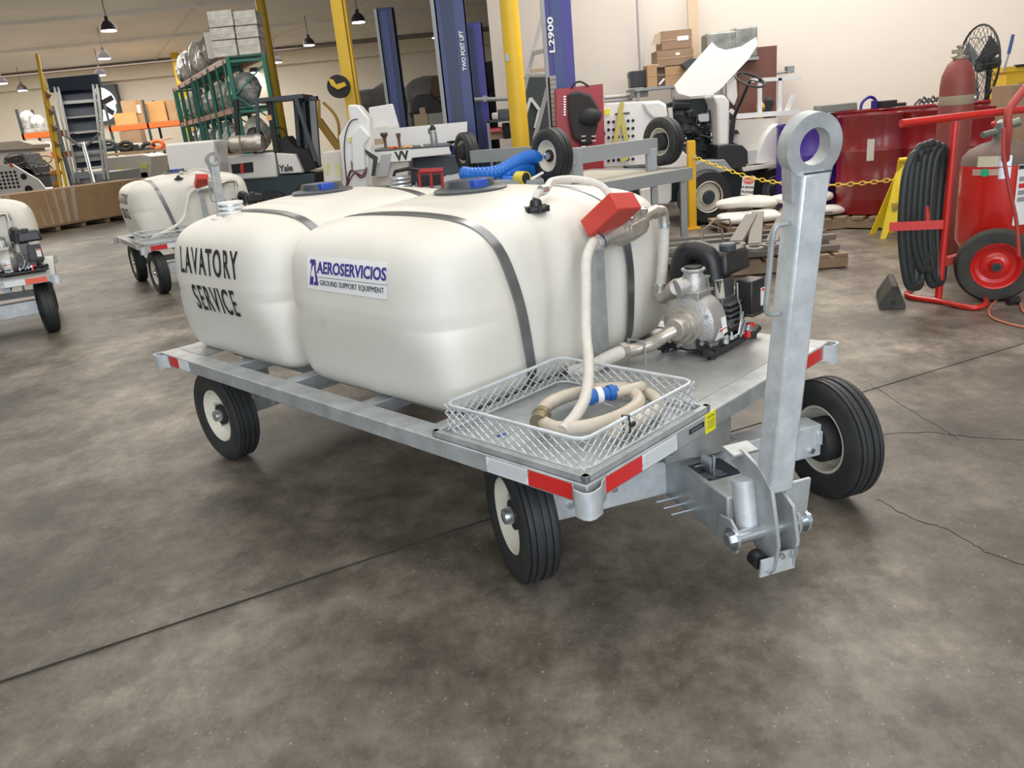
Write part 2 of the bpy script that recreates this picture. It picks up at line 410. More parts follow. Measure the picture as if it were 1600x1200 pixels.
def make_tank(parent, cx, cy, hi=True):
    vs, fs = tank_mesh(76 if hi else 30)
    cz = HD-.014+TC
    T = MB(Matrix.Translation((cx, cy, cz))); T.add(vs, fs)
    # neck under the filler lid
    T.lathe([(.23, TC+.0), (.205, TC+.026), (.165, TC+.038), (.138, TC+.048), (.134, TC+.062), (.001, TC+.064)], (-.03, 0, 0), None, 36)
    t = T.build('tank', POLY, parent, smooth=60)
    bvh = BVHTree.FromPolygons([Vector(v) for v in vs], fs)
    for gx in (-.315, .32):
        pts = strap_path(gx, bvh, None); s = MB(Matrix.Translation((cx, cy, cz))); n = len(pts)
        w = .021; V = []; F = []
        for p, d in pts:
            for sx in (-w, w):
                V.append(Vector((p.x+sx, p.y, p.z))-d*.002); V.append(Vector((p.x+sx, p.y, p.z))+d*.0065)
        for i in range(n-1):
            a = i*4; b = a+4
            F += [(a+1, a+3, b+3, b+1), (a, b, b+2, a+2), (a, a+1, b+1, b), (a+2, b+2, b+3, a+3)]
        s.add(V, F); s.build('strap', STEEL, t, smooth=60)
    # filler lid
    L = MB(Matrix.Translation((cx-.03, cy, cz+TC+.062)))
    L.lathe([(.145, 0), (.148, .006), (.140, .012), (.110, .016)], (0, 0, 0), None, 36)
    L.lathe([(.104, .014), (.096, .042), (.001, .044)], (0, 0, 0), None, 10)
    lid = L.build('lid', DKGREY, t)
    B = MB(Matrix.Translation((cx-.03, cy, cz+TC+.062))); B.box(-.030, -.074, .029, .07, .056, .033, rot=(0, 0, 0)); B.build('lid_tab', BLUEC, t, bev=.004)
    return t, bvh, (cx, cy, cz)
def conform(mb, bvh, c, proud, direction=(1, 0, 0)):
    """push a flat thing (built in the tank's end plane) onto the tank skin"""
    out = []; d = Vector(direction)
    for p in mb.v:
        q = Vector(p)-Vector(c); o = Vector((q.x, q.y, q.z)); base = o-d*(o.dot(d))-d*3
        h = bvh.ray_cast(base, d)
        off = o.dot(d)
        if h[0] is not None: q = h[0]+d*(off-proud)
        out.append(q+Vector(c))
    mb.v = out; return mb
def end_plane(c, y, z):     # text reading along -y (towards the front of the cart) on the -x end
    return axes((c[0], c[1]+y, c[2]+z), (0, -1, 0), (0, 0, 1))
def sheet(M, w, h, n=14, t=.0012):
    mb = MB(M); V = []; F = []
    for i in range(n+1):
        for j in range(7): V.append((-w/2+w*i/n, -h/2+h*j/6, 0))
    for i in range(n):
        for j in range(6): a = i*7+j; F.append((a, a+7, a+8, a+1))
    mb.add(V, F); return mb

def make_cart(loc, rz, label, ntanks=2, L=2.712, steer=STR, hi=True, orange=False, letters=True, hose=True, group=None):
    C = empty('lavatory_service_cart', loc, rz, label, 'cart', group)
    H = HD; hr = .060; Wd = DW
    # ---- deck frame
    f = MB(); rw = .092
    f.b2((0, .0, H-hr), (rw, L, H)); f.b2((Wd-rw, 0, H-hr), (Wd, L, H))
    f.b2((rw, 0, H-hr), (Wd-rw, rw, H)); f.b2((rw, L-rw, H-hr), (Wd-rw, L, H))
    fr = f.build('deck_frame', GALV, C, bev=.004)
    ys = [.70, 1.12, 1.66, 2.15] if ntanks == 2 else [.70, 1.15]
    for y in ys:
        if y < L-.2: MB().b2((rw, y-.035, H-hr), (Wd-rw, y+.035, H-.006)).build('cross_member', GALV, C, bev=.003)
    MB().b2((rw-.01, rw-.01, H-.004), (Wd-rw+.01, .62, H+.002)).build('deck_plate', GALVD, C)
    MB().b2((rw-.01, L-.30, H-.004), (Wd-rw+.01, L-rw+.01, H+.002)).build('deck_plate', GALVD, C)
    for x in (.40, Wd-.40): MB().b2((x-.03, rw, H-hr-.05), (x+.03, L-rw, H-hr)).build('chassis_rail', GALV, C)
    # ---- corner bumpers: bent plate round each corner, open at the top
    for (x, y, a) in ((0, 0, 0), (0, L, -PI/2), (Wd, 0, PI/2), (Wd, L, PI)):
        M = Matrix.Translation((x, y, 0)) @ Matrix.Rotation(a, 4, 'Z')
        P = [(.115, -.012), (.055, -.022), (.015, -.030), (-.012, -.022), (-.022, -.012), (-.030, .015), (-.022, .055), (-.012, .115)]
        P = [(.078, -.003), (.050, -.012), (.028, -.028), (-.008, -.032), (-.025, -.025), (-.032, -.008), (-.028, .022), (-.012, .038), (-.003, .050)]
        V = []; F = []
        for i, (qx, qy) in enumerate(P):
            d = Vector((qx-.15, qy-.15)); d.normalize()
            low = .085 if 1 < i < 7 else .068
            for k in (0, .007): V += [(qx-d.x*k, qy-d.y*k, H-low), (qx-d.x*k, qy-d.y*k, H-.006)]
        for i in range(len(P)-1):
            a_ = i*4; b_ = a_+4
            F += [(a_, b_, b_+1, a_+1), (a_+2, a_+3, b_+3, b_+2), (a_+1, b_+1, b_+3, a_+3), (a_, a_+2, b_+2, b_)]
        F += [(0, 1, 3, 2)]; n = 4*(len(P)-1); F += [(n, n+2, n+3, n+1)]
        MB(M).add(V, F).build('corner_bumper', GALVB, C, smooth=50)
    # ---- reflective tape
    rm = ORGR if orange else REDR
    def tape(p0, p1, m, nm):
        t = MB(); t.b2(p0, p1); return t.build(nm, m, C, smooth=0)
    e = .0016; z0, z1 = H-hr+.006, H-.006
    tape((-e, .052, z0), (0, .215, z1), rm, 'red_reflector'); w1 = tape((-e, .215, z0), (0, .385, z1), WHITER, 'white_reflector')
    tape((-e, L-.20, z0), (0, L-.10, z1), rm, 'red_reflector'); tape((-e, L-.31, z0), (0, L-.20, z1), WHITER, 'white_reflector')
    tape((.080, -e, z0), (.25, 0, z1), rm, 'red_reflector'); tape((.25, -e, z0), (.43, 0, z1), WHITER, 'white_reflector')
    tape((Wd-.24, -e, z0), (Wd-.07, 0, z1), rm, 'red_reflector'); tape((Wd-.24-.16, -e, z0), (Wd-.24, 0, z1), WHITER, 'white_reflector') if not hi else None
    if hi:
        tape((Wd-.255, -e, z0), (Wd-.24, 0, z1), WHITER, 'white_reflector')
        lines = MB()
        for i in range(22):
            y = .222+i*.0074; lines.box(-e-.0003, y, (z0+z1)/2, .0006, .0018, (z1-z0)*.96, rot=(.55, 0, 0))
        lines.build('tape_hatching', mat('tape_grey', (.42, .44, .45), .4), C, smooth=0)['kind'] = 'stuff'; lines = MB()
        for i in range(24):
            x = .257+i*.0072; lines.box(x, -e-.0003, (z0+z1)/2, .0018, .0006, (z1-z0)*.96, rot=(0, .55, 0))
        lines.build('tape_hatching', MATS['tape_grey'], C, smooth=0)['kind'] = 'stuff'
        lab = tape((.595, -e, H-hr-.004), (.655, 0, H+.002), YELLAB, 'yellow_warning_label')
        tm = text_mb('CAUTION', .010, 1, .0003, axes((.625, -e-.0002, H-.012), (1, 0, 0), (0, 0, 1))); tm.build('caution_lettering', INK, lab, smooth=0)
        tm = MB()
        for i in range(5): tm.b2((.603, -e-.0004, H-.024-i*.006), (.648, -e, H-.0255-i*.006))
        tm.build('fine_print', INKG, lab, smooth=0)
        nm = tape((.50, -e, H-.032), (.585, 0, H-.016), INK, 'name_strip')
        text_mb('AEROSERVICIOS', .010, .9, .0003, axes((.542, -e-.0003, H-.024), (1, 0, 0), (0, 0, 1))).build('strip_lettering', mat('strip_text', (.25, .27, .3), .5), nm, smooth=0)
    # ---- wheels, rear axle
    yr = L-.2935
    for sx, fc in ((-1, -1), (1, 1)): wheel(C, Matrix.Translation((Wd/2+sx*HT, yr, WR)), face=fc, hi=hi)
    ax = MB(); ax.b2((Wd/2-HT+.07, yr-.035, WR-.035), (Wd/2+HT-.07, yr+.035, WR+.035)); ax.build('rear_axle', GALV, C, bev=.004)
    for sx in (-1, 1):
        x = Wd/2+sx*.42
        b = MB(); b.b2((x-.006, yr-.11, WR), (x+.006, yr+.11, H-hr)); b.b2((x-.04, yr-.13, H-hr-.012), (x+.04, yr+.13, H-hr)); b.build('axle_bracket', GALV, C)
        for k in (-.07, .07): MB().cyl((x-.016, yr+k, WR+.11), (x+.016, yr+k, WR+.11), .013, 6).build('bolt', ZINC, C)
    # ---- steered front axle and tongue (local -y is forward)
    S = Matrix.Translation((Wd/2, UF, 0)) @ Matrix.Rotation(steer, 4, 'Z')
    for sx, fc in ((-1, -1), (1, 1)): wheel(C, S @ Matrix.Translation((sx*HT, 0, WR)), face=fc, hi=hi)
    ax = MB(S); ax.b2((-HT+.075, -.045, WR-.04), (HT-.075, .045, WR+.085)); ax.b2((-HT+.075, -.055, WR+.005), (-HT+.10, .055, WR+.06)); ax.b2((HT-.10, -.055, WR+.005), (HT-.075, .055, WR+.06))
    ax.build('front_axle', GALVB, C, bev=.004)
    MB(S).lathe([(.16, WR+.13), (.16, H-hr)], (0, 0, 0), None, 30).build('turntable', GALVD, C)
    if hi:
        for x, z in ((-HT+.16, WR+.01), (HT-.12, WR-.01), (-.30, WR+.03)): MB(S).lathe([(.012, 0), (.012, .012)], (x, -.045, z), (x, -1, z), 6).build('bolt', ZINC, C)
    tg = MB(S); tg.b2((-.10, -.42, .185), (.10, .12, .345)); tongue = tg.build('tongue', GALV, C, bev=.006)
    MB(S).b2((-.14, -.12, .345), (.14, .12, WR+.14)).build('tongue_mount', GALVD, tongue)
    if hi:
        pl = MB(S); pl.b2((-.085, -.30, .345), (.035, -.17, .3468)); p_ = pl.build('rating_plate', mat('rating_plate', (.012, .018, .03), .35), tongue, smooth=0)
        MT = S @ axes((-.03, -.235, .3472), (1, 0, 0), (0, 1, 0))
        tb = MB(MT)
        for i in range(4):
            tb.box(-.045+.0, -.012-i*.012, 0, .025, .0022, .0004); tb.box(-.005+.006*(i % 2), -.012-i*.012, 0, .035, .0022, .0004)
        tb.build('plate_print', mat('plate_print', (.35, .38, .4), .5), p_, smooth=0)
        text_mb('AEROSERVICIOS', .013, .8, .0004, MT @ Matrix.Translation((-.005, .045, 0))).build('plate_lettering', WHITE, p_, smooth=0)
        # studs under the tongue
        for i in range(3): MB(S).cyl((-.17, -.10-.05*i, .20), (-.10, -.10-.05*i, .20), .004, 6).build('stud', ZINC, tongue)
    # hinge end: vertical barrel, lugs, cross pin
    MB(S).lathe([(.034, 0), (.034, .165)], (-.05, -.455, .235), (-.05, -.425, .40), 16).build('hinge_barrel', GALVB, tongue)
    for x in (-.108, .108):
        lug = MB(S @ axes((x-.006, 0, 0), (0, -1, 0), (0, 0, 1)))
        lug.prism([(.40, .205), (.46, .195), (.50, .200), (.515, .235), (.505, .275), (.47, .30), (.41, .29)], .010); lug.build('hinge_lug', GALV, tongue, bev=.002)
    MB(S).cyl((-.125, -.487, .245), (.122, -.487, .245), .022, 18).build('pivot_pin', ZINC, tongue)
    for x, d in ((-.120, -.026), (.118, .026)):
        MB(S).cyl((x, -.487, .245), (x+d*.4, -.487, .245), .036, 20).build('washer', ZINC, tongue)
        MB(S).cyl((x, -.487, .245), (x+d, -.487, .245), .021, 6).build('pin_nut', ZINC, tongue)
    # ---- tow bar standing up
    tilt = .125; B = S @ Matrix.Translation((.012, -.487, .245)) @ Matrix.Rotation(tilt, 4, 'X')
    bar = MB(B); bar.b2((-.040, -.025, .14), (.040, .048, 1.058)); tb = bar.build('tow_bar', GALVB, C, bev=.008)
    ey = MB(B)
    ey.b2((-.048, .000, 1.0), (.048, .030, 1.125)); ey.b2((-.060, .004, .985), (-.040, .034, 1.07))
    n = 40; V = []; F = []; ro, ri_ = .079, .044; zc = 1.116
    for i in range(n):
        a = 2*PI*i/n
        for r in (ro, ri_):
            for y in (-.006, .034): V.append((r*math.cos(a), y, zc+r*math.sin(a)))
    for i in range(n):
        a = i*4; b = ((i+1) % n)*4
        F += [(a, b, b+1, a+1), (a+2, a+3, b+3, b+2), (a, a+2, b+2, b), (a+1, b+1, b+3, a+3)]
    ey = MB(B); ey.add(V, F); ey.prism([(-.050, .985), (.050, .985), (.062, 1.072), (-.062, 1.072)], .034, Matrix(((1, 0, 0, 0), (0, 0, 1, 0), (0, 1, 0, 0), (0, 0, 0, 1))), h0=-.004)
    ey.build('tow_eye', GALVD if False else GALV, tb, smooth=40)
    nt_ = MB(B); nt_.b2((-.040, -.027, 1.056), (.040, -.0245, 1.060)); nt_.build('cap_seam', DKGREY, tb)
    hd_ = MB(B); hd_.tube(curve_pts([(-.045, .012, .93), (-.075, .012, .928), (-.086, .012, .90), (-.086, .012, .80), (-.086, .012, .72), (-.075, .012, .695), (-.045, .012, .69)], 5), .0075, 8)
    hd_.build('grab_handle', GALV, tb)
    # clevis plates at the foot of the bar
    for x, s_ in ((-.030, 0), (.036, 1)):
        pl = MB(B @ axes((x, 0, 0), (0, -1, 0), (0, 0, 1)))
        pl.prism([(-.03, -.06), (.05, -.10), (.075, -.10), (.085, .0), (.06, .08), (.03, .16), (-.03, .20), (-.12, .215), (-.17, .20), (-.17, .15), (-.10, .13), (-.03, .04)] if not s_ else
                 [(-.03, -.06), (.05, -.10), (.075, -.10), (.085, .0), (.05, .10), (-.03, .13)], .012)
        pl.build('clevis_plate', GALV, tb, bev=.002)
    cp = MB(B); cp.b2((-.075, .155, .165), (.0, .175, .205)); cp.b2((-.075, .115, .20), (.015, .178, .209)); cp.build('latch_plate', GALV, tb, bev=.002)
    ld = MB(S); ld.b2((-.055, -.255, .345), (-.049, -.20, .40)); ld.cyl((-.035, -.245, .345), (-.035, -.245, .40), .006, 8); ld.build('latch_pin', ZINC, tongue)
    MB(B).box(.075, .0, .07, .085, .012, .16).build('side_plate', GALV, tb, bev=.003)
    bb = MB(B); bb.b2((-.085, -.075, -.105), (-.030, -.068, -.045)); bb.b2((-.030, -.075, -.105), (.036, -.068, -.035)); bb.build('stop_bracket', GALVB, tb)
    MB(B).cyl((-.075, -.060, -.062), (-.075, -.025, -.062), .026, 16).build('rubber_stop', BLACK, tb)
    for q in ((-.058, -.075, -.083), (-.02, -.075, -.04)): MB(B).cyl(q, (q[0], q[1]-.014, q[2]), .009, 6).build('bolt', ZINC, tb)
    MB(B).tube([(.008, -.085, -.02), (.008, -.085, -.05), (.030, -.085, -.055), (.030, -.085, -.02)], .003, 6, closed=True).build('lynch_pin', ZINC, tb)
    # ---- tanks
    ty = [1.135, 2.19] if ntanks == 2 else [1.135]
    tk = []
    for y in ty: tk.append(make_tank(C, .775, y, hi))
    t, bvh, c = tk[0]
    if hi:
        # sign on the front tank
        pl = conform(sheet(end_plane(c, -.005, .165), .485, .122), bvh, c, .0025); sg = pl.build('name_sign', PAPER, t)
        M = end_plane(c, -.005, .167) @ Matrix.Diagonal((1, .88, 1, 1))
        tx = text_mb('AEROSERVICIOS', .066, .86, .0008, M @ Matrix.Translation((.036, .020, 0)), bold=.0014); conform(tx, bvh, c, .0040).build('sign_lettering', PURP, sg, smooth=0)
        tx = text_mb('GROUND SUPPORT EQUIPMENT', .031, .82, .0006, M @ Matrix.Translation((.036, -.040, 0)), space=1.04); conform(tx, bvh, c, .0040).build('sign_small_lettering', INKG, sg, smooth=0)
        ln = MB(M); 
        for i in range(12): ln.box(-.150+.0345*i, -.0165, 0, .0345, .0016, .0006)
        conform(ln, bvh, c, .0038).build('sign_rule', INKG, sg, smooth=0)
        lg = MB(M); lg.prism([(-.216, .052), (-.186, .052), (-.202, -.052), (-.226, -.052), (-.206, .036), (-.218, .036)], .0008)
        lg.prism([(-.182, .052), (-.166, -.052), (-.196, -.052), (-.192, -.038), (-.181, -.038), (-.188, .020)], .0008)
        conform(lg, bvh, c, .0040).build('sign_emblem', PURP, sg, smooth=0)
        t2, bvh2, c2 = tk[-1]
        for s_, y, z in (('LAVATORY', .0, .150), ('SERVICE', -.015, -.018)):
            tx = text_mb(s_, .168, .58, .0006, end_plane(c2, y, z), bold=.0012, space=1.18)
            conform(tx, bvh2, c2, .0048).build('lettering', INK, t2, smooth=0)
    else:
        for s_, y, z in (('LAVATORY', .0, .150), ('SERVICE', -.015, -.018)):
            tx = text_mb(s_, .160, .66, .0006, end_plane(c, y, z), bold=.0022, space=1.12)
            conform(tx, bvh, c, .0022).build('lettering', INK, t, smooth=0)
    # vent on the front tank
    v = MB(); vx, vy = .67, .72; vz = c[2]+bvh.ray_cast(Vector((vx-c[0], vy-c[1], 2)), Vector((0, 0, -1)))[0].z-.004
    v.lathe([(.042, 0), (.045, .010), (.040, .018), (.024, .022), (.020, .040), (.012, .045)], (vx, vy, vz), None, 20)
    for i in range(6): a = i*PI/3; v.box(vx+.043*math.cos(a), vy+.043*math.sin(a), vz+.010, .012, .012, .022, rot=(0, 0, a))
    v.build('vent_cap', BLACK, t)
    if ntanks == 2 and hi:
        t2, bvh2, c2 = tk[1]; z2 = c2[2]+TC+.03
        # white camlock on the outer end of the rear tank, bright one near its inner end
        for nm, x, y, m1, zb in (('waste_outlet', .33, 2.33, WHITE, z2-.034), ('filler_ring', 1.29, 2.27, ZINC, z2-.03)):
            a = MB(); a.lathe([(.098, -.03), (.098, .010), (.052, .014), (.052, .022)], (x, y, zb), None, 28)
            for k in range(3): a.lathe([(.048, .022+k*.020), (.058, .024+k*.020), (.058, .034+k*.020), (.048, .036+k*.020)], (x, y, zb), None, 28)
            a.build(nm, m1, t2)
            if m1 is WHITE:
                r_ = MB(); r_.lathe([(.053, .036), (.053, .044)], (x, y, zb), None, 28); r_.lathe([(.053, .056), (.053, .064)], (x, y, zb), None, 28); r_.build('clamp_band', ZINC, t2)
            for k in range(4): q = k*PI/2+.6; MB().cyl((x+.073*math.cos(q), y+.073*math.sin(q), zb+.01), (x+.073*math.cos(q), y+.073*math.sin(q), zb+.022), .009, 6).build('bolt', ZINC, t2)
    # ---- basket on its angle-iron tray
    a0, a1 = .035, .592
    tr = MB(); zt = H+.002
    for p, q in (((0, 0), (.63, .02)), ((0, .61), (.63, .63)), ((0, 0), (.02, .63)), ((.61, 0), (.63, .63))): tr.b2((p[0]+.006, p[1]+.006, zt), (q[0]+.006, q[1]+.006, zt+.020))
    tr.b2((.02, .02, zt), (.62, .62, zt+.003)); tray = tr.build('basket_tray', GALV, C, bev=.002)
    bk = MB(); z0 = zt+.020; hb = .088; pts = [(a0, a0), (a1, a0), (a1, a1), (a0, a1)]
    def rr(z, ins=0, r=.035, o=0):
        P = []
        for (x, y, sx, sy) in ((a0, a0, 1, 1), (a1, a0, -1, 1), (a1, a1, -1, -1), (a0, a1, 1, -1)):
            x -= sx*o; y -= sy*o
            A = Vector((x+sx*r, y, z)); Bv = Vector((x, y+sy*r, z)); Q = Vector((x+sx*r*.3, y+sy*r*.3, z))
            P += [A, Q, Bv] if (sx*sy < 0) else [Bv, Q, A]
        return P
    bk.tube(rr(z0+hb), .006, 8, closed=True); bk.tube(rr(z0), .004, 6, closed=True)
    basket = bk.build('wire_basket', GALVB, C)
    for nm_, o, ex in (('front', (a0, a0, z0), (1, 0, 0)), ('left', (a0, a0, z0), (0, 1, 0)), ('right', (a1, a0, z0), (0, 1, 0)), ('rear', (a0, a1, z0), (1, 0, 0))):
        m_ = MB(); diamond(m_, o, ex, (0, 0, 1), a1-a0, hb, .0428 if hi else .08, .0293 if hi else .044, .0019); m_.build('mesh_side', GALVB, basket, smooth=0)
    if hi:
        tie = MB(); tie.tube([(a0+.20, a0-.008, z0+hb+.008), (a0+.20, a0-.010, z0+hb-.045), (a0+.195, a0+.008, z0+hb-.05), (a0+.195, a0+.012, z0+hb+.006)], .003, 6, closed=True); tie.box(a0+.205, a0-.016, z0+hb-.02, .02, .008, .012); tie.build('cable_tie', BLACK, basket)
    # ---- flow meter on its post
    up_ = .60
    ps = MB(); ps.b2((.835, up_-.006, H), (.885, up_, H+.50)); ps.b2((.835, up_, H), (.841, up_+.035, H+.50)); ps.b2((.82, up_-.02, H), (.90, up_+.05, H+.006)); post = ps.build('meter_post', GALV, C)
    mt = MB(); Mm = Matrix.Translation((1.02, up_-.02, 1.055)) @ Matrix.Rotation(-.16, 4, 'Y'); mt.M = Mm
    mt.lathe([(.030, -.175), (.033, -.15), (.040, -.11), (.058, -.07), (.062, 0), (.058, .06), (.036, .09), (.024, .12), (.022, .20)], (0, 0, 0), (1, 0, 0), 20)
    mt.box(-.01, -.01, .035, .15, .08, .045); mt.box(-.02, -.045, .0, .10, .05, .05)
    meter = mt.build('flow_meter', NICKEL, C, bev=.003, smooth=45)
    cp_ = MB(); cp_.M = Mm
    for k in range(5): cp_.lathe([(.031, 0), (.034, .003), (.031, .006)], (-.185+.010*k, 0, 0), (1, 0, 0), 20) if False else cp_.cyl((-.19+.011*k, 0, 0), (-.184+.011*k, 0, 0), .034-.0012*abs(k-2), 18)
    cp_.build('coupling', ZINC, meter)
    for q in ((-.06, -.055, .045), (.03, -.055, .05)): b_ = MB(Mm); b_.cyl(q, (q[0], q[1]-.02, q[2]), .010, 6); b_.build('bolt', ZINC, meter)
    o_ = Vector((.813, .500, 1.207)); r_ = Vector((-.0052, -.0341, -.0456))*1.28; e1 = Vector((-.0064, .1086, -.0809))*1.25; e2 = Vector((.0909, -.002, -.0095))*1.5
    cv = MB(); cv.add([o_, o_+e1, o_+e1+e2, o_+e2, o_+r_, o_+e1+r_, o_+e1+e2+r_, o_+e2+r_], [(0, 1, 2, 3), (4, 7, 6, 5), (0, 4, 5, 1), (1, 5, 6, 2), (2, 6, 7, 3), (3, 7, 4, 0)])
    cv.build('red_cover', RED, meter, bev=.006)
    # delivery pipe: elbow, clear riser, elbow to the pump
    pe = MB(); E1 = Vector((1.265, up_-.02, 1.055)); pe.tube(curve_pts([(1.20, up_-.02, 1.075), (1.235, up_-.02, 1.08), (1.258, up_-.02, 1.068), (1.262, up_-.02, 1.02)], 5), .023, 12)
    pe.build('pipe_elbow', NICKEL, meter)
    MB().cyl((1.262, up_-.02, 1.03), (1.262, up_-.02, 1.012), .026, 16).build('hose_clamp', ZINC, meter)
    rs = MB(); rs.tube(curve_pts([(1.262, up_-.02, 1.02), (1.252, up_-.022, .93), (1.238, up_-.022, .84), (1.225, up_-.02, .78)], 6), .022, 12); rs.build('clear_riser_hose', HOSE, meter)
    MB().cyl((1.224, up_-.02, .79), (1.222, up_-.02, .772), .026, 16).build('hose_clamp', ZINC, meter)
    pe = MB(); pe.tube(curve_pts([(1.222, up_-.02, .785), (1.218, up_-.022, .745), (1.208, up_-.05, .738), (1.18, up_-.10, .770), (1.14, up_-.155, .802), (1.105, up_-.176, .81)], 6), .027, 12)
    pe.cyl((1.175, up_-.11, .775), (1.135, up_-.16, .805), .036, 16); pe.build('pipe_elbow', NICKEL, meter)
    # ---- pump and engine
    pc = MB(); X, Y = 1.13, .385; zc = .668
    pc.lathe([(.052, -.07), (.060, -.05), (.060, -.035), (.085, -.030), (.112, -.012), (.118, .02), (.118, .07), (.10, .085), (.08, .12), (.001, .12)], (X, Y, zc), (X+1, Y, zc), 32)
    pc.box(X+.03, Y, zc+.105, .095, .095, .03); pc.box(X+.03, Y, zc+.124, .112, .112, .012)
    pc.lathe([(.046, 0), (.046, .045), (.038, .060), (.036, .070), (.046, .073), (.046, .083)], (X+.03, Y, zc+.128), None, 24)
    pc.cyl((X+.03, Y, zc+.155), (X-.035, Y+.035, zc+.14), .036, 18)
    pc.b2((X+.0, Y-.09, .575), (X+.06, Y+.09, .62))
    pump = pc.build('pump', CAST, C, bev=.0025, smooth=45)
    sn = MB(); sn.lathe([(.060, -.005), (.075, 0), (.075, .012), (.060, .014)], (X-.045, Y, zc), (X+1, Y, zc), 9); sn.lathe([(.040, -.06), (.046, -.05), (.046, -.02), (.056, -.018), (.056, .0)], (X-.055, Y, zc), (X+1, Y, zc), 22); sn.build('suction_flange', NICKEL, pump)
    su = MB(); su.tube(curve_pts([(X-.09, Y, zc), (X-.13, Y+.03, zc-.02), (X-.155, Y+.07, zc-.05), (X-.19, Y+.11, zc-.065), (X-.24, Y+.14, zc-.065)], 6), .026, 12); su.cyl((X-.235, Y+.14, zc-.065), (X-.26, Y+.145, zc-.065), .034, 8); su.build('suction_pipe', NICKEL, pump)
    sh = MB(); sh.tube(curve_pts([(X-.25, Y+.14, zc-.065), (X-.31, Y+.17, zc-.08), (X-.37, Y+.21, zc-.105), (X-.42, Y+.27, zc-.12)], 6), .027, 12); sh.build('suction_hose', HOSE, pump)
    MB().tube([(X-.20, Y+.075, H), (X-.20, Y+.075, zc-.03), (X-.20, Y+.15, zc-.03), (X-.20, Y+.15, H)], .005, 6).build('pipe_clamp', ZINC, pump)
    pg = MB(); pg.lathe([(.026, 0), (.026, .03), (.001, .032)], (X-.0, Y-.055, .600), (X-.5, Y-.3, .600), 16); pg.build('drain_plug', BLACK, pump)
    dc = MB(); dc.lathe([(.036, .0), (.032, .010), (.001, .011)], (X+.03, Y, zc+.209), None, 20); dc.build('priming_cap', BLACK, pump)
    for (dx, dy, s1, s2) in ((.045, -.119, .052, .055), (.045, -.112, .035, .06)):
        pass
    lb = MB(Matrix.Translation((X, Y, zc)) @ Matrix.Rotation(.38, 4, 'X')); lb.b2((.005, -.1215, -.015), (.062, -.1185, .035)); l_ = lb.build('warning_label', PAPER, pump, smooth=0)
    lr = MB(Matrix.Translation((X, Y, zc)) @ Matrix.Rotation(.38, 4, 'X')); lr.b2((.006, -.1222, .022), (.061, -.1214, .034)); lr.build('label_band', mat('label_red', (.7, .06, .04), .5), l_, smooth=0)
    lb = MB(Matrix.Translation((X, Y, zc)) @ Matrix.Rotation(-.12, 4, 'X')); lb.b2((.03, -.1210, -.05), (.062, -.1185, .012)); lb.build('instruction_label', PAPER, pump, smooth=0)
    # skid base
    sk = MB()
    for y in (Y-.105, Y+.105): sk.tube([(X-.06, y, H+.035), (X-.02, y, H+.022), (X+.30, y, H+.022), (X+.345, y, H+.035)], .016, 8)
    for x in (X, X+.26): sk.b2((x-.02, Y-.12, H+.020), (x+.02, Y+.12, H+.042))
    for x in (X-.02, X+.30):
        for y in (Y-.105, Y+.105): sk.cyl((x, y, H), (x, y, H+.02), .016, 10)
    sk.build('skid_base', BLACK, pump)
    en = MB(); en.b2((X+.115, Y-.075, H+.05), (X+.26, Y+.085, H+.20)); en.b2((X+.13, Y-.055, H+.18), (X+.24, Y+.07, H+.27)); 
    for k in range(5): en.b2((X+.12, Y-.105, H+.085+.022*k), (X+.215, Y-.05, H+.095+.022*k))
    en.cyl((X+.25, Y, H+.13), (X+.30, Y, H+.13), .085, 24)
    en.cyl((X+.14, Y-.10, H+.10), (X+.14, Y-.02, H+.10), .022, 12)
    eng = en.build('engine', mat('engine_grey', (.13, .13, .13), .4, .5), C, bev=.003)
    ft = MB(); ft.box(X+.26, Y+.03, H+.325, .20, .20, .095, tx=.88, ty=.88); ft.build('fuel_tank', BLACK, eng, bev=.018, bseg=3)
    MB().lathe([(.032, 0), (.034, .022), (.028, .030), (.001, .032)], (X+.235, Y-.03, H+.368), None, 18).build('fuel_cap', DKGREY, eng)
    af = MB(); af.tube(curve_pts([(X+.14, Y+.13, H+.24), (X+.14, Y+.125, H+.33), (X+.145, Y+.10, H+.372), (X+.155, Y+.055, H+.378), (X+.165, Y+.01, H+.35), (X+.165, Y-.01, H+.26)], 6), .040, 14); af.build('air_duct', BLACK, eng)
    hp = MB(); hp.tube([(X+.145, Y-.05, H+.17), (X+.15, Y-.035, H+.27)], .020, 12); hp.build('exhaust_sleeve', mat('beige_sleeve', (.50, .47, .38), .6), eng)
    br = MB(); br.b2((X+.07, Y-.01, H+.22), (X+.078, Y+.04, H+.29)); br.b2((X+.07, Y-.015, H+.285), (X+.13, Y+.04, H+.291)); br.b2((X+.122, Y-.01, H+.22), (X+.13, Y+.04, H+.29)); br.build('lift_bracket', mat('pale_green_grey', (.34, .38, .34), .5), eng)
    mf = MB(); mf.box(X+.275, Y-.105, H+.185, .115, .085, .135, tx=.90, ty=.85); mf.b2((X+.212, Y-.155, H+.112), (X+.338, Y-.058, H+.125)); mu = mf.build('air_filter_box', BLACK, eng, bev=.008)
    MB().b2((X+.285, Y-.1500, H+.145), (X+.322, Y-.1455, H+.215)).build('filter_label', PAPER, mu, smooth=0)
    MB().b2((X+.286, Y-.1506, H+.203), (X+.321, Y-.1496, H+.214)).build('label_band', MATS['label_red'], mu, smooth=0)
    for q, s_ in (((X+.24, Y-.125, H+.075), (.03, .03, .018)), ((X+.22, Y-.12, H+.042), (.022, .03, .03))): MB().box(*q, *s_).build('red_lever', REDR, eng, bev=.005)
    MB().box(X+.215, Y-.130, H+.068, .024, .016, .026, rot=(0, .5, 0)).build('grey_knob', ZINC, eng, bev=.003)
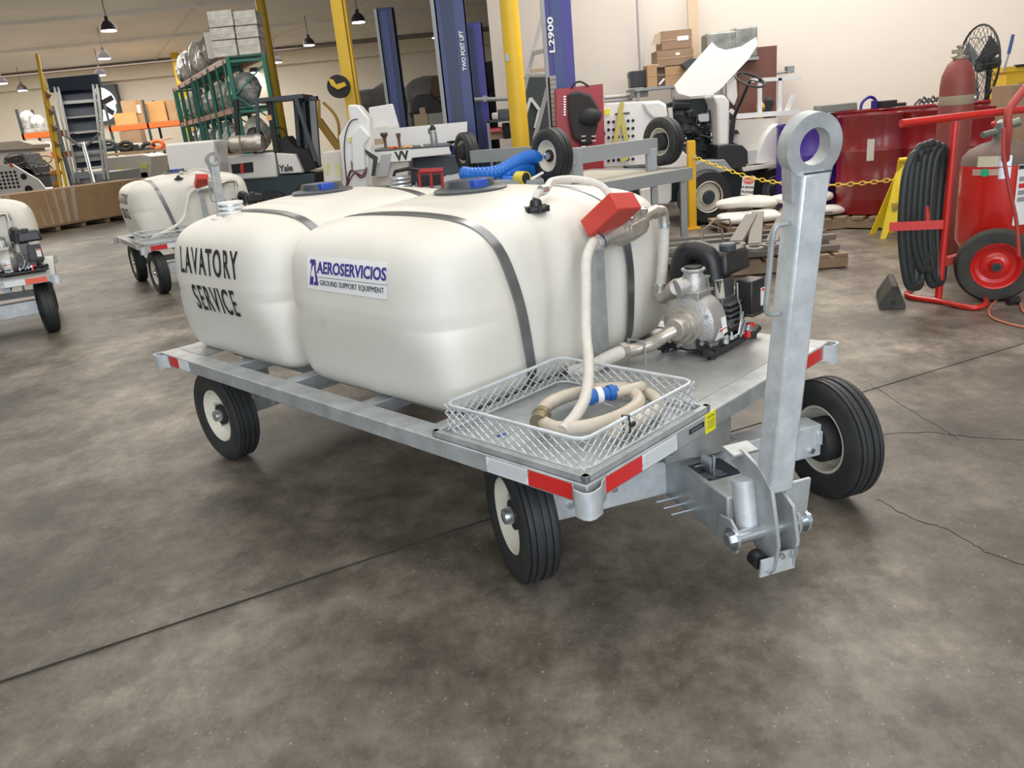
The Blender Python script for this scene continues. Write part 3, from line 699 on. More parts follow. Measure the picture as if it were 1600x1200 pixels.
    rd = MB(); rd.tube([(X+.165, Y-.11, H+.26), (X+.160, Y-.115, H+.20), (X+.175, Y-.12, H+.16), (X+.17, Y-.12, H+.11)], .0035, 6); rd.tube([(X+.19, Y-.12, H+.14), (X+.15, Y-.125, H+.06), (X+.12, Y-.11, H+.05)], .005, 6); rd.tube([(X+.21, Y-.12, H+.10), (X+.16, Y-.125, H+.045)], .006, 6); rd.build('control_rod', ZINC, eng)
    for q in ((X+.12, Y-.11, H+.045), (X+.19, Y-.115, H+.05), (X+.06, Y-.12, H+.045)): MB().lathe([(.011, 0), (.011, .016), (.005, .018), (.005, .03)], q, None, 6).build('bolt', ZINC, eng)
    for i in range(5):
        a = .3+i*1.2; MB().lathe([(.009, 0), (.009, .012)], (X-.020, Y+.095*math.cos(a), zc+.095*math.sin(a)), (X-1, Y+.095*math.cos(a), zc+.095*math.sin(a)), 6).build('bolt', ZINC, pump)
    # ---- hoses
    hz = MB(); mp = Mm @ Vector((-.185, 0, 0))
    down = [mp, mp+Vector((-.03, -.01, -.008)), (.776, .555, 1.035), (.705, .530, .993), (.655, .50, .905), (.585, .455, .765), (.480, .365, .692), (.338, .265, .648), (.231, .221, .622), (.16, .215, .600)]
    coil = [(.45, .16, .590), (.30, .12, .588), (.16, .13, .588), (.11, .20, .588), (.14, .28, .588), (.25, .36, .590), (.40, .40, .592), (.55, .37, .594), (.60, .28, .594), (.57, .18, .594), (.46, .12, .60), (.34, .13, .608), (.26, .20, .612)]
    coil = [(.24, .10, .592), (.36, .085, .590), (.48, .10, .590), (.555, .17, .590), (.57, .28, .592), (.50, .37, .594), (.36, .41, .594), (.22, .36, .596), (.17, .25, .598), (.22, .16, .606), (.33, .12, .612), (.44, .14, .614), (.50, .22, .614), (.47, .31, .614), (.37, .375, .614), (.27, .375, .612), (.215, .345, .606)]
    dn = MB(); dn.tube(curve_pts(down, 6), .0185, 12); dh = dn.build('delivery_hose', HOSE, C)
    if hose:
        hc = MB(); hc.tube(curve_pts(coil, 4), .0205, 12); cl = hc.build('coiled_hose', HOSEC, C)
        A = Vector(coil[-1]); Bq = Vector(coil[-2]); d = (A-Bq).normalized()
        q = MB(); q.cyl(A-d*.01, A+d*.055, .027, 16); q.cyl(A+d*.0, A+d*.018, .030, 10); q.build('brass_end_cap', BRASS, cl)
        q = MB(); q.tube(curve_pts([(.43, .225, .63), (.47, .21, .63), (.52, .20, .625), (.57, .22, .61)], 4), .018, 12); q.build('hose_tail', HOSEC, cl)
        q = MB(); q.cyl((.34, .275, .632), (.44, .225, .632), .021, 14); q.cyl((.345, .272, .632), (.365, .262, .632), .026, 12); q.cyl((.415, .238, .632), (.43, .23, .632), .026, 12); q.build('blue_coupling', BLUEF, cl)
        q = MB(); q.cyl((.375, .258, .632), (.392, .249, .632), .027, 16); q.build('white_tag', PAPER, cl)
        q = MB()
        for i in range(6): q.tube([(.385+.006*i, .235-.006*i, .610-.004*i), (.39+.006*i, .230-.006*i, .604-.004*i)], .003, 6)
        q.build('small_chain', ZINC, cl)
        MB().beam((.07, .40, .572), (.06, .36, .592), .012, .006).build('blue_handle', BLUEF, cl)
    tv = MB(); tv.tube(curve_pts([(vx, vy, vz+.045), (vx+.015, vy+.0, vz+.062), (vx+.05, vy+.01, vz+.062), (vx+.12, vy+.05, vz+.065), (vx+.20, vy+.09, vz+.085), (vx+.30, vy+.06, vz+.08), (vx+.35, vy-.03, vz+.045), (vx+.34, vy-.09, vz-.03), (vx+.33, vy-.12, vz-.09)], 6), .014, 10); tv.build('vent_hose', HOSE, t)
    MB().lathe([(.017, 0), (.017, .03)], (vx+.03, vy, vz+.072), (vx+1, vy, vz+.08), 12).build('hose_clamp', ZINC, t)
    return C
TH = 2.3455
main = make_cart((.17125, 1.904625, 0), TH-PI/2, 'large galvanised flatbed cart in front with two white tanks and upright tow bar')

# ---- floor joints seen in the photograph
jp((0, 1067), (800, 800)); jp((1275, 635), (1590, 540), .006)
for k, pts in enumerate((((1290, 712), (1370, 682), (1450, 676), (1530, 684), (1640, 690)), ((1372, 780), (1430, 812), (1480, 826), (1540, 862), (1620, 890)), ((1360, 600), (1420, 640), (1470, 668), (1500, 690)))):
    m = MB(); P = curve_pts([at_z(x, y, .0007) for x, y in pts], 7); r_ = random.Random(k)
    P = [p+Vector((r_.uniform(-.006, .006), r_.uniform(-.006, .006), 0)) for p in P]
    for i in range(len(P)-1): m.beam(P[i], P[i+1], .001, .002)
    m.build('hairline_crack', JOINTM, fl, smooth=0)

# ================================================================ the two other carts
LC = Vector((-3.776, 8.585, 0))
left_cart = make_cart(LC, math.radians(122.8-90), 'single-tank galvanised cart beyond the rear corner of the big cart', 1, 1.70, .05, hi=False, hose=False)
TH2 = math.radians(118); B2 = Vector((math.sin(TH2), -math.cos(TH2), 0))
FRC = at_z(86, 428, HD)
edge_cart = make_cart(Vector((FRC.x, FRC.y, 0))-B2*DW, TH2-PI/2, 'single-tank cart cut off by the left edge, orange and white tape on its deck', 1, 1.70, .10, hi=False, orange=True, hose=False)

# ================================================================ helpers for the hall behind
class Thing:
    def __init__(s, name, label, cat, loc, group=None):
        s.loc = Vector(loc); s.o = empty(name, s.loc, 0, label, cat, group)
    def mb(s): return MB(Matrix.Translation(-s.loc))
    def part(s, name, mb, m, par=None, **k): return mb.build(name, m, par or s.o, **k)
def gpt(x, Y, y=200):
    p = at_y(x, y, Y); return Vector((p.x, p.y, 0))
def slab(mb, poly, Y, d):
    """outline at depth Y (number, or one per corner) given a real thickness d going away"""
    Ys = Y if isinstance(Y, (list, tuple)) else [Y]*len(poly)
    fr = [at_y(x, y, q) for (x, y), q in zip(poly, Ys)]; n = len(poly)
    bk = [p+Vector((p.x*.0, d, 0)) for p in fr]
    a = sum(poly[i][0]*poly[(i+1) % n][1]-poly[(i+1) % n][0]*poly[i][1] for i in range(n))
    fs = [tuple(range(n)), tuple(reversed(range(n, 2*n)))]+[(i, n+i, n+(i+1) % n, (i+1) % n) for i in range(n)]
    if a > 0: fs = [tuple(reversed(f)) for f in fs]
    mb.add(fr+bk, fs); return mb
def vbox(mb, x0, x1, yt, yb, Y, d, rz=0, z0=None, z1=None, tx=1):
    """upright world box whose front spans x0..x1 and yt..yb pixels at depth Y"""
    xm = (x0+x1)/2; ym = (yt+yb)/2
    P = at_y(xm, ym, Y); w = px(x1-x0, Y)
    zt = at_y(xm, yt, Y).z if z1 is None else z1; zb = at_y(xm, yb, Y).z if z0 is None else z0
    return mb.box(P.x, Y+d/2, (zt+zb)/2, w, d, zt-zb, rot=(0, 0, rz) if rz else None, tx=tx)
def pole(mb, a, b, Ya, Yb, r, n=10): return mb.cyl(at_y(*a, Ya), at_y(*b, Yb), r, n)
def bar(mb, a, b, Ya, Yb, w, h, up=(0, 0, 1)): return mb.beam(at_y(*a, Ya), at_y(*b, Yb), w, h, up)
def blob(mb, x0, x1, yt, yb, Y, d, seed, jit=.12, sub=2):
    r = random.Random(seed); c = at_y((x0+x1)/2, (yt+yb)/2, Y+d/2)
    w = px(x1-x0, Y)/2; h = px(yb-yt, Y)/2
    return mb.ico(c, 1, sub, jit, (w, d/2, h), r)
def disc(mb, x, y, Y, r, t=.01, n=16): 
    p = at_y(x, y, Y); return mb.cyl(p, (p.x, p.y-t, p.z), r, n)
CARD = mat('cardboard', (.40, .25, .13), .8, col2=(.46, .30, .16), scale=3)
CARDO = mat('orange_cardboard', (.60, .32, .12), .8, col2=(.66, .37, .15), scale=3)
CARDB = mat('brown_cardboard', (.30, .19, .12), .8, col2=(.36, .24, .15), scale=3)
FILM = mat('stretch_film_bundle', (.26, .26, .25), .22, 0, col2=(.72, .72, .70), scale=5, spec=1, bump=.6, bscale=9)
FILMD = mat('dark_film_bundle', (.06, .065, .06), .25, 0, col2=(.40, .41, .39), scale=5, spec=1, bump=.6, bscale=9)
FILML = mat('pale_film_bundle', (.42, .40, .35), .3, 0, col2=(.80, .78, .70), scale=4, spec=.8, bump=.5, bscale=9)
CLEAR = mat('clear_stretch_film', (.8, .8, .8), .12, alpha=.16, spec=1)
FILMT = mat('thin_stretch_film', (.5, .4, .4), .06, alpha=.05, spec=1, bump=.7, bscale=7)
GREEN = mat('green_rack_paint', (.02, .17, .12), .45)
COPPER = mat('copper_beam_paint', (.52, .24, .17), .4)
ORANGE = mat('orange_beam_paint', (.85, .16, .03), .45)
LIFTB = mat('blue_lift_paint', (.016, .034, .17), .32)
LIFTD = mat('dark_blue_lift_paint', (.006, .018, .075), .35)
LIFTP = mat('violet_blue_lift_paint', (.035, .026, .24), .35)
GREYP = mat('grey_paint', (.30, .32, .33), .45)
DGREY = mat('dark_slate_paint', (.035, .055, .065), .5)
TARP = mat('grey_tarp', (.20, .195, .19), .75, col2=(.34, .33, .32), scale=2, bump=.6, bscale=3)
TARPD = mat('dark_tarp', (.05, .05, .055), .8, col2=(.09, .09, .095), scale=3)
TARPB = mat('brown_cloth', (.19, .12, .07), .8)
OFFW = mat('off_white_panel', (.66, .62, .56), .5)
WHITEG = mat('gloss_white_panel', (.80, .79, .77), .25)
DRUMR = mat('red_drum_paint', (.20, .008, .012), .20, col2=(.25, .012, .016), scale=3, spec=.5)
DRUMP = mat('violet_drum_paint', (.065, .025, .28), .35)
EXTR = mat('extinguisher_red', (.60, .02, .015), .25, coat=.6)
EXTD = mat('dusty_red', (.45, .06, .05), .55)
WOOD = mat('pallet_wood', (.34, .25, .16), .75, col2=(.26, .18, .11), scale=6)
WOODP = mat('pale_wood', (.52, .40, .28), .7)
BROWN = mat('brown_cabinet', (.17, .07, .05), .5)
TOOLR = mat('red_tool_steel', (.38, .015, .02), .35)
LADDER = mat('pale_ladder_paint', (.62, .61, .60), .5)
GLOWD = mat('daylight_opening', (1, 1, 1), .5, emit=(.92, .96, 1, 3.2))
LAMPE = mat('lamp_lens', (1, 1, 1), .5, emit=(1, .97, .92, 14))
BRONZE = mat('lamp_shade_metal', (.055, .045, .05), .45, .3)
TOWG = mat('weathered_steel', (.21, .19, .17), .55, .3)

# ================================================================ CEILING: lamps, pipe, beams
LP = [(170, 47, 'nearest the left, largest of the row'), (163, 91, 'under the largest, second in the row'), (157, 117, 'just above the belt loader'), (3, 130, 'at the left picture edge'), (35, 141, 'low beside the left edge'),
      (560, 34, 'between the tall yellow column and the blue lift'), (483, 70, 'alone between the two left yellow columns'), (433, 97, 'touching the rear yellow column'), (397, 113, 'seen through the green rack end'), (553, 100, 'touching the tall yellow column'), (683, 58, 'between two blue lift posts')]
for x, y, wh in LP:
    p = at_z(x, y, 4.55)
    t = Thing('bay_lamp', 'hanging bell-shaped lamp, lit, '+wh, 'lamp', p, 'high bay lamps under the ceiling')
    m = t.mb(); m.lathe([(.20, -.01), (.21, 0), (.19, .10), (.13, .19), (.055, .24), (.05, .33), (.02, .34)], p, None, 18); t.part('lamp_shade', m, BRONZE)
    m = t.mb(); m.cyl(p+Vector((0, 0, .33)), (p.x, p.y, CZ), .012, 6); t.part('stem', m, BRONZE)
    m = t.mb(); m.cyl(p+Vector((0, 0, -.03)), p+Vector((0, 0, .005)), .185, 18); t.part('lens', m, LAMPE)
    spot(p+Vector((0, 0, -.08)), 55)
m = MB(); a = at_y(0, 121, 33); b = at_y(290, 99, 33); d = (b-a); m.cyl((a.x-3, 33, a.z), (a.x+22, 33, a.z), .035, 8); tag(m.build('sprinkler_pipe', mat('pipe_taupe', (.16, .12, .10), .6)), 'long thin pipe running under the ceiling near the back wall', 'pipe')
for Y in (8, 14, 20, 26, 32): structure(MB().b2((-26, Y, CZ-.10), (12, Y+.09, CZ)).build('trim_'+str(1+(Y-8)//6), CEILM))
structure(MB().b2((-26, 39.6, CZ-.75), (12, 40, CZ-.1)).build('trim_6', mat('pale_trim', (.72, .66, .52), .6)))
for i, (a, b) in enumerate((((312, 0), (225, 118)), ((585, 0), (425, 60)))):
    P, Q = at_z(*a, CZ-.03), at_z(b[0], b[1], CZ-.03); D = (Q-P).normalized()
    tag(MB().cyl(P-D*3, Q+D*2, .02, 6).build('ceiling_conduit', WALLF), ('pale conduit crossing the ceiling above the belt loader' if i == 0 else 'pale conduit crossing the ceiling above the rack'), 'conduit')

# ================================================================ COLUMNS AND LIFTS
def column(x, y, Y, w, label, flange=False):
    p = gpt(x, Y, y); t = Thing('column', label, 'column', p)
    if flange:
        m = t.mb(); m.b2((p.x-w/2, Y-.09, 0), (p.x-w/2+.02, Y+.09, CZ)); m.b2((p.x+w/2-.02, Y-.09, 0), (p.x+w/2, Y+.09, CZ)); m.b2((p.x-w/2, Y-.012, 0), (p.x+w/2, Y+.012, CZ)); m.b2((p.x-w/2+.02, Y-.085, 0), (p.x+w/2-.05, Y-.02, CZ)); t.part('shaft', m, YELLOW)
    else: m = t.mb(); m.cyl(p, (p.x, p.y, CZ), w/2, 24); t.part('shaft', m, YELLOW)
    m = t.mb(); m.b2((p.x-w*.8, Y-w*.8, 0), (p.x+w*.8, Y+w*.8, .03)); t.part('base_plate', m, GREYP); return t
column(425, 110, 22, .24, 'yellow round column behind the green rack and forklift')
column(540, 80, 13.5, .22, 'tall yellow steel column right of the forklift', True)
c3 = column(804, 110, 10.4, .225, 'thick yellow round column in front of the blue lift')
p = at_y(793, 90, 10.27); m = c3.mb(); m.box(p.x, p.y, p.z, .03, .012, .08); c3.part('blue_sticker', m, mat('pale_blue', (.25, .5, .7), .5))
column(283, 135, 38, .34, 'small distant yellow column at the far end of the rack')
def lift(x, y, Y, w, ztop, label, m1, m2, d=.30, side=-1):
    p = gpt(x, Y, y); t = Thing('lift_post', label, 'vehicle lift', p, 'two-post lift columns')
    zt = ztop; m = t.mb(); m.b2((p.x-w/2, Y, 0), (p.x+w/2, Y+.02, zt)); m.b2((p.x+w/2-.02, Y, 0), (p.x+w/2, Y+d, zt)); m.b2((p.x-w/2, Y, 0), (p.x-w/2+.02, Y+d, zt)); t.part('channel', m, m1)
    m = t.mb(); m.b2((p.x-w*.30, Y-.022, .1), (p.x+w*.10, Y, zt-.04)); t.part('slide_track', m, m2)
    m = t.mb(); m.b2((p.x-w/2-.05, Y-.01, .0), (p.x-w/2, Y+.06, zt)); t.part('edge_angle', m, GREYP)
    m = t.mb(); m.b2((p.x-w*.8, Y-.15, 0), (p.x+w*.8, Y+d+.1, .025)); t.part('base_plate', m, m2)
    m = t.mb(); m.b2((p.x-w/2, Y-.01, zt), (p.x+w/2, Y+d, zt+.015)); t.part('top_cap', m, m1)
    return t, p
lift(612, 100, 15, .28, at_y(603, 13, 15).z, 'dark blue lift post right of the tall yellow column', LIFTD, LIFTB)
LB, pB = lift(712, 100, 11.5, .40, CZ-.05, 'wide blue lift post reaching the ceiling, left of the thick yellow column', LIFTB, LIFTD)
LC_, pC = lift(744, 120, 13.5, .34, at_y(735, 37, 13.5).z, 'shorter violet-blue lift post with white lettering', LIFTP, LIFTD)
LD, pD = lift(876, 80, 11.2, .34, CZ-.05, 'violet-blue lift post lettered L2900 on the right', LIFTP, LIFTB)
def vtext(t, txt, x, y0, y1, Y, m, size):
    a = at_y(x[0], y0, Y); b = at_y(x[1], y1, Y); c = (a+b)/2
    tm = text_mb(txt, size, 1, .003, Matrix.Translation(-t.loc) @ axes(c, (0, 0, 1), (-1, 0, 0)), bold=.002)
    xs = [v.z for v in tm.v]; k = abs(a.z-b.z)/max(1e-6, max(xs)-min(xs)); zc = (max(xs)+min(xs))/2
    for v in tm.v: v.z = zc+(v.z-zc)*k
    tm.build('lettering', m, t.o, smooth=0)
vtext(LD, 'L2900', (857, 866), 27, 82, 11.17, PAPER, .10)
vtext(LB, 'TWO POST LIFT', (719, 728), 48, 110, 11.46, PAPER, .075)

# ================================================================ GREEN RACK WITH WRAPPED GOODS
Yn, Yf = 17.0, 24.0
PL = at_y(356, 92, Yn); PR = at_y(405, 86, Yn); PF = at_y(274, 146, Yf)
zt = PL.z; zm = at_y(360, 172, Yn).z; zl = at_y(365, 245, Yn).z
rack = Thing('pallet_rack', 'green storage rack with copper beams holding film-wrapped goods', 'rack', (PL.x, PL.y, 0))
dl = Vector((PF.x-PL.x, PF.y-PL.y, 0)); dw = Vector((PR.x-PL.x+.06, .10, 0))
for k in range(8):
    o = Vector((PL.x, PL.y, 0))+dl*(k/7.0)
    if k in (0, 2, 4, 6, 7):
        for s_ in (0, 1):
            m = rack.mb(); q = o+dw*s_; m.b2((q.x-.04, q.y-.04, 0), (q.x+.04, q.y+.04, zt+.03)); rack.part('upright', m, GREEN)
        m = rack.mb()
        zz = [.2+i*.55 for i in range(6)]
        for i in range(5): m.beam(o+dw*(i % 2)+Vector((0, 0, zz[i])), o+dw*((i+1) % 2)+Vector((0, 0, zz[i+1])), .03, .03)
        for z in (zt-.05, zm-.05): m.beam(o+Vector((0, 0, z)), o+dw+Vector((0, 0, z)), .05, .05)
        rack.part('frame_brace', m, GREEN)
for z in (zt, zm, zl):
    for s_ in (0, 1):
        m = rack.mb(); q = Vector((PL.x, PL.y, z))+dw*s_; m.beam(q, q+dl, .05, .11); rack.part('beam', m, COPPER)
    m = rack.mb()
    for i in range(30): q = Vector((PL.x, PL.y, z+.03))+dl*(i/29); m.beam(q, q+dw, .05, .02)
    rack.part('wire_deck', m, GREEN)['kind'] = 'stuff'
for j in range(9):   # slim green bars along the aisle side
    q = Vector((PL.x, PL.y, 0))+dl*((j+.5)/9)
    m = rack.mb(); m.b2((q.x-.02, q.y-.05, zl), (q.x+.02, q.y-.01, zt)); rack.part('side_bar', m, GREEN)
nb = 0
words = ['nearest', 'second', 'third', 'fourth', 'farthest']
for zi, (z, zn, ln) in enumerate(((zt, 'top', 5), (zm, 'middle', 5), (zl, 'lower', 5))):
    for k in range(5):
        if z == zt and k == 0: continue
        o = Vector((PL.x, PL.y, z+.05))+dl*((k+.5)/5)+dw*.5
        h = .36 if z != zt else .42; r = random.Random(nb*3+1); nb += 1
        m = MB(); 
        for q in range(4):
            c = o+dl*((q-1.5)*.045)+dw*(r.uniform(-.12, .12)); hh = h*r.uniform(.65, 1.05)
            m.ico((c.x, c.y, z+.05+hh*1.0), 1, 2, .10, (.29, .26, hh), r)
        tag(m.build('wrapped_bundle', [FILM, FILMD, FILML][(k+zi) % 3], smooth=0), 'film-wrapped bundle on the %s level of the green rack, %s from the camera' % (zn, words[k]), 'bundle', 'wrapped goods on the green rack')
# cartons stacked on the near end of the rack
for r_ in range(3):
    for c_ in range(2):
        x0, x1 = ((331, 365), (371, 402))[c_]; x0 += (2-r_)*-1+r_*2-2; x1 += (2-r_)*-1+r_*2-2
        yb = (42, 62, 83)[r_]-c_*3; yt = (16, 43, 63)[r_]-c_*3+(3 if r_ == 0 and c_ else 0)
        t = Thing('carton', 'pale taped carton on top of the green rack, %s row, %s side' % (('top', 'middle', 'bottom')[r_], ('left', 'right')[c_]), 'box', at_y((x0+x1)/2, yb, Yn+.1), 'pale cartons on the green rack')
        m = t.mb(); vbox(m, x0, x1, yt, yb, Yn+.1, .5, z0=(zt+.055 if r_ == 2 else None)); t.part('box_body', m, FILML, bev=.01, smooth=0)
        m = t.mb(); vbox(m, x0-.3, x1+.3, (yt+yb)/2-.7, (yt+yb)/2+.7, Yn+.095, .5); t.part('tape', m, OFFW, smooth=0)
t = Thing('crate', 'narrow pale crate standing left of the carton stack on the rack', 'box', at_y(326, 85, 17.5))
m = t.mb(); vbox(m, 322, 331, 50, 92, 17.6, .4); t.part('box_body', m, OFFW)

# ================================================================ FORKLIFT
YF = 15.5
fk = Thing('forklift', 'old cream and black forklift lettered Yale with a gas bottle on its back', 'forklift', gpt(430, YF+.6, 290))
def FP(name, m, mt_, **k): return fk.part(name, m, mt_, **k)
m = fk.mb(); slab(m, [(340, 246), (428, 238), (434, 277), (372, 281), (338, 288)], YF, 1.0); cw = FP('counterweight', m, WHITE, bev=.03)
m = fk.mb(); slab(m, [(361, 257), (395, 253), (396, 269), (363, 272)], YF-.012, .02); g_ = fk.part('vent_opening', m, BLACKM, cw)
m = fk.mb(); slab(m, [(375, 255.5), (380, 255), (381, 270.5), (376, 271)], YF-.02, .012); fk.part('red_mark', m, REDR, cw)
m = fk.mb(); slab(m, [(431, 239), (461, 241), (474, 270), (437, 272)], YF, .9); hd2 = FP('side_cover', m, WHITE, bev=.02)
tm = text_mb('Yale', .165, .85, .004, Matrix.Translation(-fk.loc) @ axes(at_y(447, 263, YF-.012), (1, 0, -.02), (0, 0, 1)), bold=.004); tm.build('lettering', INK, hd2, smooth=0)
m = fk.mb(); slab(m, [(345, 284), (436, 273), (492, 271), (492, 305), (345, 322)], YF+.05, .9); FP('chassis', m, DGREY, bev=.02)
for x, y, rr_ in ((424, 302, .30), (482, 296, .34), (368, 307, .26)):
    c = at_y(x, y, YF-.05); c.z = rr_; m = fk.mb(); m.lathe([(rr_*.5, 0), (rr_*.95, .0), (rr_, .04), (rr_, .20), (rr_*.95, .24), (rr_*.5, .24)], c, (c.x, c.y+1, c.z), 28, close=True); w_ = FP('tyre', m, RUBBER)
    m = fk.mb(); m.lathe([(rr_*.52, .01), (rr_*.45, .05), (rr_*.2, .03), (.001, .03)], c, (c.x, c.y+1, c.z), 20, cap0=False); fk.part('hub', m, DKGREY, w_)
m = fk.mb(); vbox(m, 395, 470, 150.5, 157, YF+.0, .9); FP('overhead_guard', m, DKGREY)
m = fk.mb(); bar(m, (401, 153), (405, 238), YF+.02, YF+.02, .06, .05); FP('guard_post', m, DKGREY)
m = fk.mb(); bar(m, (368, 155), (372, 215), YF+.7, YF+.7, .08, .08); bar(m, (372, 215), (352, 240), YF+.7, YF+.7, .08, .08); FP('guard_post', m, BLACKM)
m = fk.mb(); bar(m, (462, 153), (494, 252), YF+.02, YF+.02, .07, .06); FP('guard_post', m, DKGREY)
m = fk.mb(); bar(m, (420, 156), (433, 240), YF+.1, YF+.1, .10, .08); FP('seat_post', m, BLACKM)
m = fk.mb(); blob(m, 386, 414, 200, 242, YF+.3, .4, 4, .04); FP('seat', m, BLACK)
m = fk.mb(); slab(m, [(431, 222), (446, 213), (460, 230), (482, 236), (494, 262), (474, 270), (461, 241), (435, 240)], YF+.15, .6); FP('dashboard', m, BLACKM)
pc_ = at_y(435, 210, YF+.3); m = fk.mb(); m.tube([pc_+Vector((.14*math.cos(a), .05*math.sin(a), .12*math.sin(a))) for a in [i*PI/8 for i in range(16)]], .014, 6, closed=True); pole(m, (435, 210), (444, 232), YF+.3, YF+.4, .02, 6); FP('steering_wheel', m, BLACK)
for x0, x1, mm in ((463, 469, DKGREY), (476, 481, DKGREY), (488, 497, GREYP)):
    m = fk.mb(); slab(m, [(x0-5, 157), (x1-5, 156), (x1+3, 262), (x0+3, 264)], YF+.5, .16); FP('mast_channel', m, mm)
m = fk.mb(); slab(m, [(458, 154), (494, 150), (494, 157), (458, 160)], YF+.5, .2); FP('mast_crossbar', m, DKGREY)
m = fk.mb(); slab(m, [(462, 160), (492, 157), (497, 245), (470, 248)], YF+.75, .04); FP('carriage_plate', m, mat('dark_mast', (.012, .03, .05), .5))
m = fk.mb(); a = at_y(357, 226, YF-.1); b = at_y(411, 223, YF-.1); d_ = (b-a).normalized(); L_ = (b-a).length
m.lathe([(.04, 0), (.12, .03), (.15, .10), (.15, L_-.14), (.165, L_-.12), (.165, L_-.06), (.14, L_), (.10, L_-.02), (.001, L_-.02)], a, b, 20); gb = FP('gas_bottle', m, mat('aluminium_bottle', (.55, .52, .47), .35, .6))
m = fk.mb(); bar(m, (374, 212), (376, 241), YF-.28, YF-.28, .03, .02); fk.part('bottle_strap', m, BRASS, gb)
m = fk.mb(); m.tube([at_y(355, 222, YF), at_y(340, 221, YF), at_y(342, 228, YF), at_y(356, 232, YF), at_y(362, 240, YF)], .018, 6); fk.part('gas_hose', m, BLACK, gb)
m = fk.mb(); vbox(m, 417, 424, 180, 188, YF+.05, .08); FP('amber_lamp', m, mat('amber_lens', (.8, .45, .15), .3))
pr = Thing('yellow_brace', 'slanting yellow steel boom behind the forklift mast', 'boom', gpt(530, 18, 230))
m = pr.mb(); bar(m, (498, 188), (532, 235), 17, 17, .16, .14); pr.part('boom', m, mat('ochre_paint', (.50, .28, .06), .5)); 
m = pr.mb(); m.b2((at_y(531, 240, 17).x-.06, 16.94, 0), (at_y(531, 240, 17).x+.06, 17.06, at_y(531, 235, 17).z)); bar(m, (498, 155), (499, 190), 17, 17, .05, .05); pr.part('boom_leg', m, MATS['ochre_paint'])
m = pr.mb(); m.tube(curve_pts([at_y(505, 160, 17), at_y(520, 175, 17), at_y(528, 190, 17), at_y(530, 212, 17), at_y(530, 240, 17)], 5), .03, 6); pr.part('yellow_hose', m, MATS['ochre_paint'])

# ================================================================ HOSE REEL ON THE COLUMN
p = at_y(528, 135, 13.2); t = Thing('hose_reel', 'black hose reel on a yellow bracket fixed to the tall column', 'reel', p)
m = t.mb(); m.lathe([(.17, 0), (.17, .02), (.13, .03), (.13, .12), (.17, .13), (.17, .15)], (p.x, p.y, p.z), (p.x, p.y+1, p.z), 24); t.part('reel_drum', m, BLACKM)
m = t.mb(); slab(m, [(512, 123), (520, 124), (525, 132), (538, 128), (541, 134), (528, 140), (518, 134)], 13.15, .04); t.part('bracket', m, YELLOW)
m = t.mb(); slab(m, [(524, 128), (541, 133), (541, 137), (526, 141)], 13.4, .03); t.part('bracket_arm', m, YELLOW)

# ================================================================ TARPED VEHICLES AT THE BACK
for k, (poly, Y, d, mm, lb) in enumerate((([(548, 148), (562, 140), (582, 138), (596, 128), (620, 130), (632, 150), (640, 240), (552, 250)], 24, 3, TARP, 'grey tarp-covered vehicle left of the dark blue lift post'),
        ([(630, 135), (644, 124), (662, 118), (690, 117), (720, 114), (728, 230), (640, 240), (636, 160)], 22, 2.4, TARP, 'grey tarp draped over a tall vehicle between the blue lifts'),
        ([(640, 158), (652, 148), (672, 146), (688, 158), (700, 162), (704, 215), (646, 220), (642, 180)], 20.2, 1.2, TARPD, 'dark crumpled cover low between the blue lift posts'),
        ([(716, 118), (742, 100), (780, 92), (800, 100), (800, 235), (716, 240)], 26, 3.5, TARPD, 'large dark covered vehicle behind the violet-blue lift'))):
    t = Thing('tarp_covered_vehicle', lb, 'vehicle', gpt((poly[0][0]+poly[4][0])/2, Y+d/2, 150)); m = t.mb(); slab(m, poly, Y, d); cov = t.part('cover', m, mm, bev=.14, bseg=4)
    for q in range(3):
        x_ = poly[0][0]+(poly[4][0]-poly[0][0])*(.25+.25*q); y_ = poly[0][1]+14+6*q; m = t.mb(); m.tube(curve_pts([at_y(x_-14, y_+8, Y), at_y(x_, y_, Y-.03), at_y(x_+16, y_+3, Y-.02), at_y(x_+26, y_+14, Y)], 5), .06, 6); t.part('fold', m, mm, cov)
    c = gpt(poly[0][0]+20, Y, 200); m = t.mb(); c.z = .33; m.cyl(c, c+Vector((0, .3, 0)), .33, 18); t.part('tyre', m, RUBBER)
m = MB(); slab(m, [(674, 121), (686, 119), (698, 121), (699, 150), (690, 148), (682, 153), (676, 149), (671, 150)], 21.9, .3); tag(m.build('brown_cloth', TARPB), 'brown cloth hung over the tarp left of the wide blue post', 'cloth')
for i, (x0, x1, yt, yb) in enumerate(((648, 668, 178, 200), (656, 664, 168, 180))):
    m = MB(); vbox(m, x0, x1, yt, yb, 18.4, .5, z0=(0 if i == 0 else at_y(660, 178, 18.4).z)); tag(m.build('carton', WOODP), ('brown carton at the foot of the covered vehicle', 'small carton on top of the brown carton by the tarp')[i], 'box')
m = MB(); vbox(m, 671, 706, 176, 200, 18.2, .6, z0=0); tag(m.build('grey_bin', mat('grey_green_bin', (.34, .34, .29), .6)), 'flat grey-green crate left of the wide blue lift foot', 'crate')

